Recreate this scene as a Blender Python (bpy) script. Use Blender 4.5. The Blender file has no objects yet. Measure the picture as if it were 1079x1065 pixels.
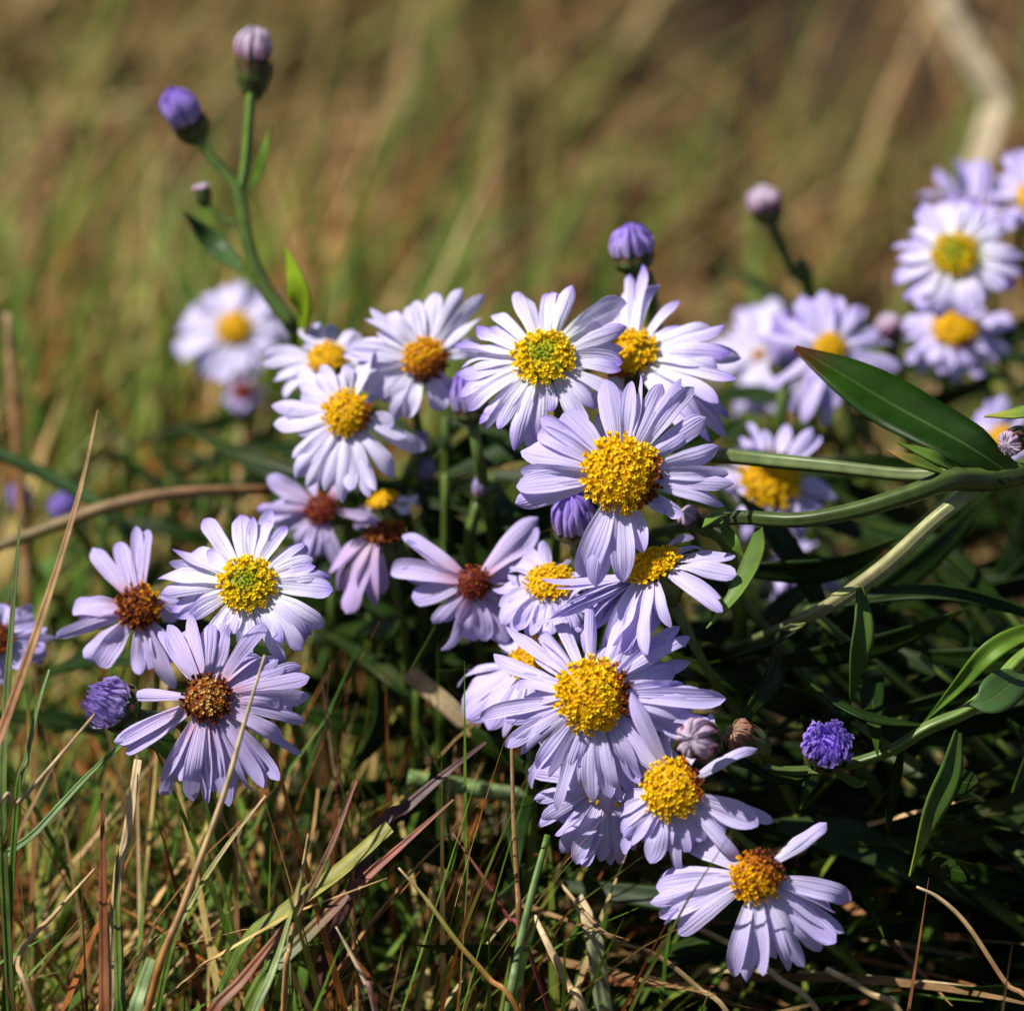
import bpy, math, random
import numpy as np
from mathutils import Vector, Matrix

random.seed(7)
rng = np.random.default_rng(11)
R = math.radians
scene = bpy.context.scene
COL = scene.collection

# ------------------------------------------------------------------ camera
D = 0.47            # metres from the lens to the plane of sharp focus
FIELD = 0.11        # metres of the place seen across the picture at that plane
PITCH = R(22.5)
CX, CY, PW = 539.5, 532.5, 1079.0
FWD = Vector((0, math.cos(PITCH), -math.sin(PITCH)))
UP = Vector((0, math.sin(PITCH), math.cos(PITCH)))
RT = Vector((1, 0, 0))
FOCUS = Vector((0, 0, 0.085))
CAM = FOCUS - FWD * D
cam_d = bpy.data.cameras.new('camera')
cam = bpy.data.objects.new('camera', cam_d)
COL.objects.link(cam)
cam.location = CAM
cam.rotation_euler = (math.pi / 2 - PITCH, 0, 0)
cam_d.sensor_fit = 'HORIZONTAL'
cam_d.sensor_width = 36.0
cam_d.lens = 18.0 / (FIELD / 2 / D)
cam_d.clip_start = 0.01
cam_d.clip_end = 500
cam_d.dof.use_dof = True
cam_d.dof.focus_distance = D
cam_d.dof.aperture_fstop = cam_d.lens / 9.8     # a 9.8 mm opening
cam_d.dof.aperture_blades = 7
scene.camera = cam

# ------------------------------------------------------------------ sky, sun, exposure
SUN = Vector((-0.55, -0.12, 0.83)).normalized()      # direction to the sun
world = bpy.data.worlds.new('World')
scene.world = world
world.use_nodes = True
nt = world.node_tree
sky = nt.nodes.new('ShaderNodeTexSky')
sky.sky_type = 'NISHITA'
sky.sun_disc = False
sky.sun_elevation = math.asin(SUN.z)
sky.sun_rotation = math.atan2(SUN.x, SUN.y)
bg = nt.nodes['Background']
bg.inputs['Strength'].default_value = 0.05
nt.links.new(sky.outputs[0], bg.inputs[0])
sd = bpy.data.lights.new('sun', 'SUN')
sd.energy = 5.0
sd.angle = R(0.5)
sd.color = (1.0, 0.95, 0.87)
sun = bpy.data.objects.new('sun', sd)
COL.objects.link(sun)
sun.rotation_euler = SUN.to_track_quat('Z', 'Y').to_euler()
sun.location = (0, 0, 2)
scene.view_settings.view_transform = 'Standard'
scene.view_settings.look = 'None'
scene.view_settings.exposure = 0.6
scene.view_settings.gamma = 1.0
scene.cycles.max_bounces = 6
scene.cycles.transmission_bounces = 4

# ------------------------------------------------------------------ helpers
def P(px, py, d=0.0):
    """a point of the place: pixel of the photograph at d metres beyond the focus plane"""
    s = FIELD / PW * (D + d) / D
    return CAM + FWD * (D + d) + RT * ((px - CX) * s) - UP * ((py - CY) * s)

def px2m(p, d=0.0):
    return p * FIELD / PW * (D + d) / D

def camvec(n):
    """right, up, towards the viewer -> place"""
    return (RT * n[0] + UP * n[1] - FWD * n[2]).normalized()

def tag(o, label=None, cat=None, group=None, kind=None):
    if label: o['label'] = label
    if cat: o['category'] = cat
    if group: o['group'] = group
    if kind: o['kind'] = kind
    return o

def empty(name, loc):
    o = bpy.data.objects.new(name, None)
    COL.objects.link(o)
    o.location = loc
    o.empty_display_size = 0.005
    return o

class MB:
    """collects vertices, faces, uvs and one colour a vertex, then links them as ONE mesh object"""
    def __init__(s):
        s.v, s.f, s.uv, s.c = [], [], [], []
    def add(s, verts, faces, uvs=None, col=None):
        o = len(s.v)
        s.v += [tuple(v) for v in verts]
        s.f += [tuple(i + o for i in f) for f in faces]
        s.uv += list(uvs) if uvs is not None else [(0.5, 0.5)] * len(verts)
        if col is None: col = (1, 1, 1)
        s.c += list(col) if isinstance(col, list) else [col] * len(verts)
    def build(s, name, mat, parent=None, origin=None, smooth=True):
        if origin is None:
            origin = Vector(parent.location) if parent is not None else Vector(s.v[0])
        me = bpy.data.meshes.new(name)
        ox, oy, oz = origin
        me.from_pydata([(x - ox, y - oy, z - oz) for x, y, z in s.v], [], s.f)
        uvl = me.uv_layers.new(name='UVMap')
        idx = np.empty(len(me.loops), dtype=np.int32)
        me.loops.foreach_get('vertex_index', idx)
        uvl.data.foreach_set('uv', np.asarray(s.uv, dtype=np.float32)[idx].ravel())
        ca = me.color_attributes.new('tint', 'FLOAT_COLOR', 'POINT')
        c4 = np.ones((len(s.v), 4), dtype=np.float32)
        c4[:, :3] = np.asarray(s.c, dtype=np.float32)
        ca.data.foreach_set('color', c4.ravel())
        if smooth:
            me.polygons.foreach_set('use_smooth', np.ones(len(me.polygons), dtype=bool))
        me.materials.append(mat)
        me.update()
        o = bpy.data.objects.new(name, me)
        COL.objects.link(o)
        if parent is not None:
            o.parent = parent
            o.location = origin - Vector(parent.location)
            if parent.parent is not None:
                o.location = origin - Vector(parent.location) - Vector(parent.parent.location)
        else:
            o.location = origin
        return o

def spline(pts, n):
    """Catmull-Rom through pts, n samples"""
    pts = [Vector(p) for p in pts]
    if len(pts) == 2:
        return [pts[0].lerp(pts[1], i / (n - 1)) for i in range(n)]
    q = [pts[0] * 2 - pts[1]] + pts + [pts[-1] * 2 - pts[-2]]
    m = len(pts) - 1
    out = []
    for i in range(n):
        t = i / (n - 1) * m
        k = min(int(t), m - 1)
        t -= k
        a, b, c, d_ = q[k], q[k + 1], q[k + 2], q[k + 3]
        out.append(0.5 * ((2 * b) + (c - a) * t + (2 * a - 5 * b + 4 * c - d_) * t * t + (3 * b - a - 3 * c + d_) * t ** 3))
    return out

def lerp_list(vals, t):
    x = t * (len(vals) - 1)
    k = min(int(x), len(vals) - 2) if len(vals) > 1 else 0
    if len(vals) == 1: return vals[0]
    f = x - k
    a, b = vals[k], vals[k + 1]
    if isinstance(a, (tuple, list)):
        return tuple(p + (q - p) * f for p, q in zip(a, b))
    return a + (b - a) * f

def tube(mb, pts, radii, sides=8, ridge=0.0, col=None, cap=True):
    n = len(pts)
    ref = Vector((0.31, 0.2, 0.93))
    t0 = (pts[1] - pts[0]).normalized()
    u = t0.cross(ref)
    if u.length < 1e-6: u = t0.cross(Vector((1, 0, 0)))
    u.normalize()
    V, F, UVs, C = [], [], [], []
    for i in range(n):
        t = (pts[min(i + 1, n - 1)] - pts[max(i - 1, 0)]).normalized()
        u = (u - t * u.dot(t)).normalized()
        w = t.cross(u)
        r = lerp_list(radii, i / (n - 1))
        for k in range(sides):
            a = 2 * math.pi * k / sides
            rr = r * (1 + ridge * (1 if k % 2 else -1))
            V.append(pts[i] + (u * math.cos(a) + w * math.sin(a)) * rr)
            UVs.append((k / sides, i / (n - 1)))
            C.append(lerp_list(col, i / (n - 1)) if isinstance(col, list) else (col or (1, 1, 1)))
    for i in range(n - 1):
        for k in range(sides):
            k2 = (k + 1) % sides
            F.append((i * sides + k, i * sides + k2, (i + 1) * sides + k2, (i + 1) * sides + k))
    if cap:
        F.append(tuple(range((n - 1) * sides, n * sides)))
        F.append(tuple(reversed(range(sides))))
    mb.add(V, F, UVs, C)

def strip(mb, pts, widths, normal, fold=0.0, across=5, twist=0.0, cup=0.0, col=None, thick=0.0, wave=0.0, groove=0.0):
    """a leaf, blade or petal along pts; normal is the way its upper face looks"""
    n = len(pts)
    V, F, UVs, C = [], [], [], []
    ph = random.uniform(0, 6)
    tops = []
    for i in range(n):
        t = (pts[min(i + 1, n - 1)] - pts[max(i - 1, 0)]).normalized()
        side = t.cross(normal)
        if side.length < 1e-6: side = t.cross(Vector((0.3, 1, 0.2)))
        side.normalize()
        nn = side.cross(t).normalized()
        s = i / (n - 1)
        if twist:
            a = twist * s
            side, nn = side * math.cos(a) + nn * math.sin(a), nn * math.cos(a) - side * math.sin(a)
        w = lerp_list(widths, s) / 2
        for k in range(across):
            x = -1 + 2 * k / (across - 1)
            h = abs(x) * fold * w + cup * w * (x * x)
            if wave: h += wave * w * math.sin(ph + s * 9) * x
            if groove: h += groove * w * math.cos(x * 7.5) * math.sin(min(1, s * 1.1) * math.pi)
            p = pts[i] + side * (x * w) + nn * h
            V.append(p); tops.append(nn)
            UVs.append(((x + 1) / 2, s))
            C.append(lerp_list(col, s) if isinstance(col, list) else (col or (1, 1, 1)))
    for i in range(n - 1):
        for k in range(across - 1):
            a = i * across + k
            F.append((a, a + 1, a + across + 1, a + across))
    if thick > 0:
        m = len(V)
        V2 = [v - nn * thick for v, nn in zip(V, tops)]
        F2 = [tuple(reversed([i + m for i in f])) for f in F]
        E = []
        for i in range(n - 1):
            a, b = i * across, (i + 1) * across
            E.append((a, b, b + m, a + m))
            a, b = i * across + across - 1, (i + 1) * across + across - 1
            E.append((b, a, a + m, b + m))
        V, F, UVs, C = V + V2, F + F2 + E, UVs * 2, C * 2
    mb.add(V, F, UVs, C)

# ------------------------------------------------------------------ materials
def new_mat(name):
    m = bpy.data.materials.new(name)
    m.use_nodes = True
    t = m.node_tree
    t.nodes.clear()
    out = t.nodes.new('ShaderNodeOutputMaterial')
    return m, t, out

def N(t, typ, **kw):
    n = t.nodes.new(typ)
    for k, v in kw.items():
        setattr(n, k, v)
    return n

def ramp(t, stops, interp='LINEAR'):
    r = N(t, 'ShaderNodeValToRGB')
    r.color_ramp.interpolation = interp
    e = r.color_ramp.elements
    while len(e) < len(stops): e.new(0.5)
    for el, (p, c) in zip(e, stops):
        el.position = p
        el.color = (*c, 1)
    return r

def mixc(t, a, b, fac, mode='MIX'):
    m = N(t, 'ShaderNodeMix', data_type='RGBA', blend_type=mode)
    for sock, val in ((m.inputs[6], a), (m.inputs[7], b)):
        if hasattr(val, 'is_output'): t.links.new(val, sock)
        else: sock.default_value = (*val, 1)
    if hasattr(fac, 'is_output'): t.links.new(fac, m.inputs[0])
    else: m.inputs[0].default_value = fac
    return m.outputs[2]

def leafy(t, out, color, rough=0.5, transl=0.25, bump=None, bstr=0.3, spec=0.4, tcol=None):
    p = N(t, 'ShaderNodeBsdfPrincipled')
    p.inputs['Roughness'].default_value = rough
    p.inputs['Specular IOR Level'].default_value = spec
    t.links.new(color, p.inputs['Base Color'])
    if bump is not None:
        b = N(t, 'ShaderNodeBump')
        b.inputs['Strength'].default_value = bstr
        b.inputs['Distance'].default_value = 0.0004
        t.links.new(bump, b.inputs['Height'])
        t.links.new(b.outputs[0], p.inputs['Normal'])
    if transl > 0:
        tr = N(t, 'ShaderNodeBsdfTranslucent')
        t.links.new(tcol if tcol is not None else color, tr.inputs['Color'])
        mx = N(t, 'ShaderNodeMixShader')
        mx.inputs[0].default_value = transl
        t.links.new(p.outputs[0], mx.inputs[1])
        t.links.new(tr.outputs[0], mx.inputs[2])
        t.links.new(mx.outputs[0], out.inputs[0])
    else:
        t.links.new(p.outputs[0], out.inputs[0])
    return p

def petal_mat(name, stops, veins=(0.40, 0.30, 0.66)):
    m, t, out = new_mat(name)
    uv = N(t, 'ShaderNodeUVMap')
    sp = N(t, 'ShaderNodeSeparateXYZ')
    t.links.new(uv.outputs[0], sp.inputs[0])
    oi = N(t, 'ShaderNodeObjectInfo')
    # wander of the colour along the petal from one petal to the next
    ns = N(t, 'ShaderNodeTexNoise')
    ns.inputs['Scale'].default_value = 330
    ns.inputs['Detail'].default_value = 3
    tc = N(t, 'ShaderNodeTexCoord')
    t.links.new(tc.outputs['Object'], ns.inputs['Vector'])
    ma = N(t, 'ShaderNodeMath', operation='MULTIPLY_ADD')
    t.links.new(ns.outputs[0], ma.inputs[0]); ma.inputs[1].default_value = 0.35
    t.links.new(sp.outputs[1], ma.inputs[2])
    mb_ = N(t, 'ShaderNodeMath', operation='MULTIPLY_ADD')
    t.links.new(oi.outputs['Random'], mb_.inputs[0]); mb_.inputs[1].default_value = 0.2
    t.links.new(ma.outputs[0], mb_.inputs[2])
    sb = N(t, 'ShaderNodeMath', operation='SUBTRACT')
    t.links.new(mb_.outputs[0], sb.inputs[0]); sb.inputs[1].default_value = 0.27
    rp = ramp(t, stops)
    t.links.new(sb.outputs[0], rp.inputs[0])
    # fine long veins
    mp = N(t, 'ShaderNodeCombineXYZ')
    mx = N(t, 'ShaderNodeMath', operation='MULTIPLY'); mx.inputs[1].default_value = 9
    my = N(t, 'ShaderNodeMath', operation='MULTIPLY'); my.inputs[1].default_value = 0.7
    t.links.new(sp.outputs[0], mx.inputs[0]); t.links.new(sp.outputs[1], my.inputs[0])
    t.links.new(mx.outputs[0], mp.inputs[0]); t.links.new(my.outputs[0], mp.inputs[1])
    t.links.new(oi.outputs['Random'], mp.inputs[2])
    vn = N(t, 'ShaderNodeTexNoise'); vn.inputs['Scale'].default_value = 1.0; vn.inputs['Detail'].default_value = 4
    t.links.new(mp.outputs[0], vn.inputs['Vector'])
    vr = ramp(t, [(0.5, (0, 0, 0)), (0.72, (1, 1, 1))])
    t.links.new(vn.outputs[0], vr.inputs[0])
    vf = N(t, 'ShaderNodeMath', operation='MULTIPLY'); vf.inputs[1].default_value = 0.34
    t.links.new(vr.outputs[0], vf.inputs[0])
    c = mixc(t, rp.outputs[0], veins, vf.outputs[0])
    leafy(t, out, c, rough=0.6, transl=0.32, bump=vn.outputs[0], bstr=0.7, spec=0.12)
    return m

WHITE = (0.77, 0.74, 0.87); PALE = (0.63, 0.57, 0.85); LAV = (0.52, 0.44, 0.82); VIO = (0.30, 0.21, 0.72)
M_FRESH = petal_mat('petal_fresh', [(0.0, (0.80, 0.84, 0.78)), (0.2, WHITE), (0.55, (0.67, 0.62, 0.87)), (0.82, LAV), (1.0, VIO)])
M_LAV = petal_mat('petal_lavender', [(0.0, (0.68, 0.62, 0.82)), (0.25, PALE), (0.7, (0.56, 0.49, 0.83)), (1.0, (0.48, 0.40, 0.80))])
M_PALE = petal_mat('petal_pale', [(0.0, WHITE), (0.3, (0.72, 0.68, 0.88)), (0.8, (0.64, 0.59, 0.86)), (1.0, (0.53, 0.46, 0.82))])
M_AGED = petal_mat('petal_aged', [(0.0, (0.58, 0.32, 0.46)), (0.2, (0.57, 0.47, 0.72)), (0.7, (0.51, 0.44, 0.76)), (1.0, (0.46, 0.39, 0.76))])
M_PINK = petal_mat('petal_withered', [(0.0, (0.60, 0.45, 0.58)), (0.4, (0.54, 0.40, 0.70)), (1.0, (0.48, 0.36, 0.68))])
M_TUFT = petal_mat('petal_bud_violet', [(0.0, (0.60, 0.50, 0.84)), (0.4, (0.46, 0.33, 0.84)), (1.0, (0.30, 0.18, 0.74))], veins=(0.24, 0.12, 0.60))
M_TUFTP = petal_mat('petal_bud_pink', [(0.0, (0.62, 0.25, 0.40)), (0.35, (0.68, 0.48, 0.64)), (1.0, (0.76, 0.68, 0.80))])

M_POM = petal_mat('petal_opening_lilac', [(0.0, (0.70, 0.62, 0.86)), (0.5, (0.60, 0.49, 0.86)), (1.0, (0.46, 0.33, 0.82))], veins=(0.40, 0.28, 0.72))
M_POMV = petal_mat('petal_opening_violet', [(0.0, (0.64, 0.54, 0.88)), (0.5, (0.48, 0.34, 0.90)), (1.0, (0.36, 0.22, 0.86))], veins=(0.30, 0.18, 0.74))
M_TUFTB = petal_mat('petal_bud_brown', [(0.0, (0.30, 0.08, 0.07)), (0.4, (0.42, 0.20, 0.14)), (1.0, (0.55, 0.38, 0.24))], veins=(0.25, 0.10, 0.06))

def tint_mat(name, rough=0.5, transl=0.1, spec=0.3, noise=0.25, nscale=900, bstr=0.2, ridges=0):
    """colour from the per-vertex tint of the thing itself, with a fine mottle"""
    m, t, out = new_mat(name)
    at = N(t, 'ShaderNodeAttribute', attribute_name='tint')
    ns = N(t, 'ShaderNodeTexNoise'); ns.inputs['Scale'].default_value = nscale; ns.inputs['Detail'].default_value = 4
    tc = N(t, 'ShaderNodeTexCoord')
    t.links.new(tc.outputs['Object'], ns.inputs['Vector'])
    rp = ramp(t, [(0.3, (1 - noise * 1.6,) * 3), (0.7, (1 + noise,) * 3)])
    t.links.new(ns.outputs[0], rp.inputs[0])
    c = mixc(t, at.outputs[0], rp.outputs[0], 1.0, 'MULTIPLY')
    h = ns.outputs[0]
    if ridges:
        uv = N(t, 'ShaderNodeUVMap')
        wv = N(t, 'ShaderNodeTexWave', bands_direction='X')
        wv.inputs['Scale'].default_value = ridges
        wv.inputs['Distortion'].default_value = 0.6
        t.links.new(uv.outputs[0], wv.inputs['Vector'])
        r2 = ramp(t, [(0.0, (0.86,) * 3), (1.0, (1.06,) * 3)])
        t.links.new(wv.outputs[1], r2.inputs[0])
        c = mixc(t, c, r2.outputs[0], 1.0, 'MULTIPLY')
        h = wv.outputs[1]
    leafy(t, out, c, rough=rough, transl=transl, bump=h, bstr=bstr, spec=spec)
    return m

M_FLORET = tint_mat('disc_florets', rough=0.6, transl=0.35, noise=0.12, nscale=1500)
M_STEM = tint_mat('aster_stem', rough=0.42, transl=0.0, spec=0.45, noise=0.2, nscale=500, ridges=1.2, bstr=0.4)
M_BRACT = tint_mat('bracts', rough=0.45, transl=0.1, noise=0.25, nscale=900)
M_BLADE = tint_mat('grass_blade', rough=0.5, transl=0.2, spec=0.35, noise=0.28, nscale=420, ridges=0.8, bstr=0.2)

def leaf_mat():
    m, t, out = new_mat('aster_leaf')
    uv = N(t, 'ShaderNodeUVMap')
    sp = N(t, 'ShaderNodeSeparateXYZ'); t.links.new(uv.outputs[0], sp.inputs[0])
    at = N(t, 'ShaderNodeAttribute', attribute_name='tint')
    ns = N(t, 'ShaderNodeTexNoise'); ns.inputs['Scale'].default_value = 260; ns.inputs['Detail'].default_value = 5
    tc = N(t, 'ShaderNodeTexCoord'); t.links.new(tc.outputs['Object'], ns.inputs['Vector'])
    rp = ramp(t, [(0.3, (0.65,) * 3), (0.7, (1.25, 1.25, 1.1))]); t.links.new(ns.outputs[0], rp.inputs[0])
    c = mixc(t, at.outputs[0], rp.outputs[0], 1.0, 'MULTIPLY')
    # the pale midrib
    a = N(t, 'ShaderNodeMath', operation='SUBTRACT'); t.links.new(sp.outputs[0], a.inputs[0]); a.inputs[1].default_value = 0.5
    b = N(t, 'ShaderNodeMath', operation='ABSOLUTE'); t.links.new(a.outputs[0], b.inputs[0])
    r2 = ramp(t, [(0.012, (1, 1, 1)), (0.035, (0, 0, 0))]); t.links.new(b.outputs[0], r2.inputs[0])
    f = N(t, 'ShaderNodeMath', operation='MULTIPLY'); f.inputs[1].default_value = 0.35
    t.links.new(r2.outputs[0], f.inputs[0])
    c = mixc(t, c, (0.08, 0.13, 0.03), f.outputs[0])
    bn = N(t, 'ShaderNodeTexNoise'); bn.inputs['Scale'].default_value = 90; bn.inputs['Detail'].default_value = 6
    t.links.new(tc.outputs['Object'], bn.inputs['Vector'])
    br = ramp(t, [(0.60, (0, 0, 0)), (0.72, (0.5,) * 3)]); t.links.new(bn.outputs[0], br.inputs[0])
    c = mixc(t, c, (0.10, 0.075, 0.02), br.outputs[0])
    hn = N(t, 'ShaderNodeMath', operation='MULTIPLY_ADD')
    t.links.new(r2.outputs[0], hn.inputs[0]); hn.inputs[1].default_value = -0.6; t.links.new(ns.outputs[0], hn.inputs[2])
    leafy(t, out, c, rough=0.42, transl=0.2, bump=hn.outputs[0], bstr=0.25, spec=0.13)
    return m
M_LEAF = leaf_mat()

def grass_mat(name, stops, gfac=0.0, green=(0.095, 0.12, 0.028)):
    """a colour of its own for every blade, greener where the turf is greener"""
    m, t, out = new_mat(name)
    g = N(t, 'ShaderNodeNewGeometry')
    rp = ramp(t, stops, 'LINEAR'); t.links.new(g.outputs['Random Per Island'], rp.inputs[0])
    ns = N(t, 'ShaderNodeTexNoise'); ns.inputs['Scale'].default_value = 16; ns.inputs['Detail'].default_value = 4
    t.links.new(g.outputs['Position'], ns.inputs['Vector'])
    r1 = ramp(t, [(0.45, (0, 0, 0)), (0.58, (1, 1, 1))]); t.links.new(ns.outputs[0], r1.inputs[0])
    f = N(t, 'ShaderNodeMath', operation='MULTIPLY'); f.inputs[1].default_value = gfac; t.links.new(r1.outputs[0], f.inputs[0])
    c = mixc(t, rp.outputs[0], green, f.outputs[0])
    n3 = N(t, 'ShaderNodeTexNoise'); n3.inputs['Scale'].default_value = 21; n3.inputs['Detail'].default_value = 4
    mp3 = N(t, 'ShaderNodeMapping'); mp3.inputs['Location'].default_value = (3.1, 7.7, 0.4)
    t.links.new(g.outputs['Position'], mp3.inputs[0]); t.links.new(mp3.outputs[0], n3.inputs['Vector'])
    r4 = ramp(t, [(0.5, (0, 0, 0)), (0.62, (1, 1, 1))]); t.links.new(n3.outputs[0], r4.inputs[0])
    f4 = N(t, 'ShaderNodeMath', operation='MULTIPLY'); f4.inputs[1].default_value = gfac * 1.1; t.links.new(r4.outputs[0], f4.inputs[0])
    c = mixc(t, c, (0.20, 0.085, 0.038), f4.outputs[0])
    n2 = N(t, 'ShaderNodeTexNoise'); n2.inputs['Scale'].default_value = 300; n2.inputs['Detail'].default_value = 3
    t.links.new(g.outputs['Position'], n2.inputs['Vector'])
    r3 = ramp(t, [(0.3, (0.6, 0.56, 0.5)), (0.7, (1.25,) * 3)]); t.links.new(n2.outputs[0], r3.inputs[0])
    c = mixc(t, c, r3.outputs[0], 1.0, 'MULTIPLY')
    leafy(t, out, c, rough=0.6, transl=0.18, spec=0.08, bump=n2.outputs[0], bstr=0.1)
    return m

# ------------------------------------------------------------------ the setting: ground and grass
def ground():
    m, t, out = new_mat('soil')
    tc = N(t, 'ShaderNodeTexCoord')
    n1 = N(t, 'ShaderNodeTexNoise'); n1.inputs['Scale'].default_value = 30; n1.inputs['Detail'].default_value = 8
    t.links.new(tc.outputs['Object'], n1.inputs['Vector'])
    rp = ramp(t, [(0.3, (0.012, 0.008, 0.005)), (0.55, (0.035, 0.022, 0.011)), (0.75, (0.07, 0.045, 0.02))])
    t.links.new(n1.outputs[0], rp.inputs[0])
    p = leafy(t, out, rp.outputs[0], rough=0.9, transl=0, bump=n1.outputs[0], bstr=0.8, spec=0.1)
    mb = MB()
    # fine mounds near the camera, one sheet to the horizon
    xs = np.concatenate([[-60, -10, -3, -1.5], np.linspace(-0.8, 0.8, 41), [1.5, 3, 10, 60]])
    ys = np.concatenate([[-60, -8, -1.5], np.linspace(-0.4, 2.0, 61), [3, 8, 20, 120]])
    V = []
    for y in ys:
        for x in xs:
            e = max(0, 1 - max(abs(x), abs(y - 0.6)) / 2.2)
            V.append((x, y, e * (0.004 * math.sin(x * 23 + 1) * math.cos(y * 19) - 0.006)))
    nx = len(xs)
    F = [(j * nx + i, j * nx + i + 1, (j + 1) * nx + i + 1, (j + 1) * nx + i) for j in range(len(ys) - 1) for i in range(nx - 1)]
    mb.add(V, F)
    tag(mb.build('ground', m, origin=Vector((0, 0, 0))), kind='structure')
ground()

def blades(name, mat, label, n, xr, yr, ln, wd, az, tilt, bend, seg=6, z0=(-0.003, 0.004), keep=None):
    """n blades of grass as one mesh of bent ribbons (nobody could count them)"""
    x = rng.uniform(*xr, n); y = rng.uniform(*yr, n)
    if keep is not None:
        k = keep(x, y); x, y = x[k], y[k]; n = len(x)
    L = rng.uniform(*ln, n); W = rng.uniform(*wd, n)
    A = R(1) * rng.normal(az[0], az[1], n); T = R(1) * np.clip(rng.normal(tilt[0], tilt[1], n), 2, 92)
    B = R(1) * rng.normal(bend[0], bend[1], n)
    z = rng.uniform(*z0, n)
    pos = np.stack([x, y, z], 1)
    pts = [pos]
    roll = rng.uniform(-0.9, 0.9, n)
    for i in range(seg):
        th = np.clip(T + B * ((i + 0.5) / seg), 0, R(97))
        d = np.stack([np.cos(A) * np.sin(th), np.sin(A) * np.sin(th), np.cos(th)], 1)
        nxt = pts[-1] + d * (L / seg)[:, None]
        nxt[:, 2] = np.maximum(nxt[:, 2], 0.001)
        pts.append(nxt)
    side0 = np.stack([-np.sin(A), np.cos(A), np.zeros(n)], 1)
    verts = np.zeros((n, (seg + 1) * 2, 3), dtype=np.float32)
    for i in range(seg + 1):
        s = i / seg
        w = W * 0.5 * (0.75 + 0.5 * s) * (1 - s ** 2.2 * 0.96)
        up = np.array([0, 0, 1.0]) + 0
        sd_ = side0 * np.cos(roll)[:, None] + (np.cross(side0, np.stack([np.cos(A), np.sin(A), np.zeros(n)], 1)) * -1) * np.sin(roll)[:, None]
        verts[:, 2 * i] = pts[i] - sd_ * w[:, None]
        verts[:, 2 * i + 1] = pts[i] + sd_ * w[:, None]
    base = (np.arange(n) * (seg + 1) * 2)[:, None, None]
    q = np.array([[2 * i, 2 * i + 1, 2 * i + 3, 2 * i + 2] for i in range(seg)])[None]
    faces = (base + q).reshape(-1, 4)
    me = bpy.data.meshes.new(name)
    me.vertices.add(verts.shape[0] * verts.shape[1])
    me.vertices.foreach_set('co', verts.ravel())
    me.loops.add(faces.size)
    me.loops.foreach_set('vertex_index', faces.astype(np.int32).ravel())
    me.polygons.add(len(faces))
    me.polygons.foreach_set('loop_start', np.arange(0, faces.size, 4, dtype=np.int32))
    me.polygons.foreach_set('use_smooth', np.ones(len(faces), dtype=bool))
    me.update(calc_edges=True)
    me.materials.append(mat)
    o = bpy.data.objects.new(name, me)
    COL.objects.link(o)
    tag(o, label, 'grass', kind='stuff')
    return o

G_DRY = grass_mat('dry_grass', [(0.0, (0.04, 0.02, 0.008)), (0.24, (0.16, 0.085, 0.028)), (0.44, (0.26, 0.15, 0.05)), (0.58, (0.15, 0.13, 0.038)), (0.70, (0.20, 0.085, 0.046)), (0.83, (0.32, 0.21, 0.10)), (1.0, (0.52, 0.38, 0.19))], gfac=0.5)
G_GRN = grass_mat('green_grass', [(0.0, (0.035, 0.08, 0.010)), (0.4, (0.08, 0.15, 0.018)), (0.7, (0.14, 0.18, 0.025)), (0.9, (0.08, 0.17, 0.045)), (1.0, (0.26, 0.25, 0.06))])
G_TURF = grass_mat('turf_mix', [(0.0, (0.05, 0.11, 0.014)), (0.18, (0.12, 0.20, 0.028)), (0.28, (0.26, 0.27, 0.05)), (0.42, (0.58, 0.40, 0.17)), (0.60, (0.18, 0.05, 0.018)), (0.74, (0.34, 0.13, 0.03)), (0.88, (0.09, 0.035, 0.015)), (1.0, (0.60, 0.46, 0.24))])
G_UNDER = grass_mat('shade_dark_grass', [(0.0, (0.02, 0.035, 0.008)), (0.35, (0.05, 0.033, 0.013)), (0.72, (0.10, 0.058, 0.020)), (0.88, (0.15, 0.06, 0.022)), (1.0, (0.46, 0.32, 0.14))])  # dead grass, darkened so the shade of the turf gaps is in its colour
G_LITTER = grass_mat('shade_dark_litter', [(0.0, (0.015, 0.009, 0.004)), (0.5, (0.04, 0.022, 0.009)), (0.88, (0.08, 0.05, 0.02)), (1.0, (0.34, 0.24, 0.11))])  # dead straw; its near-black tones stand in for shade low in the turf
G_STRAW = grass_mat('straw', [(0.0, (0.16, 0.09, 0.04)), (0.3, (0.34, 0.22, 0.10)), (0.5, (0.28, 0.11, 0.05)), (0.75, (0.55, 0.38, 0.19)), (1.0, (0.70, 0.58, 0.36))])

def on_ground(px, py):
    r = P(px, py) - CAM
    return CAM + r * (-CAM.z / r.z)
h1, h2 = on_ground(735, 62), on_ground(920, 45)
hollow = lambda x, y: ~((((x - h1.x) / 0.026) ** 2 + ((y - h1.y) / 0.10) ** 2 < 1) | (((x - h2.x) / 0.03) ** 2 + ((y - h2.y) / 0.08) ** 2 < 1))
blades('dry_grass', G_DRY, 'dry brown and olive grass lying across the ground behind the flowers', 52000, (-0.6, 0.75), (0.12, 2.0),
       (0.02, 0.065), (0.0010, 0.0030), (36, 58), (66, 19), (16, 20), keep=hollow)
blades('green_grass', G_GRN, 'green grass blades scattered through the brown turf behind the flowers', 9000, (-0.6, 0.75), (0.08, 2.0),
       (0.03, 0.08), (0.0012, 0.003), (50, 35), (46, 18), (28, 18), keep=lambda x, y: hollow(x, y) & (rng.random(len(x)) < np.clip(1.15 - y * 1.6, 0.12, 1)))
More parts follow.
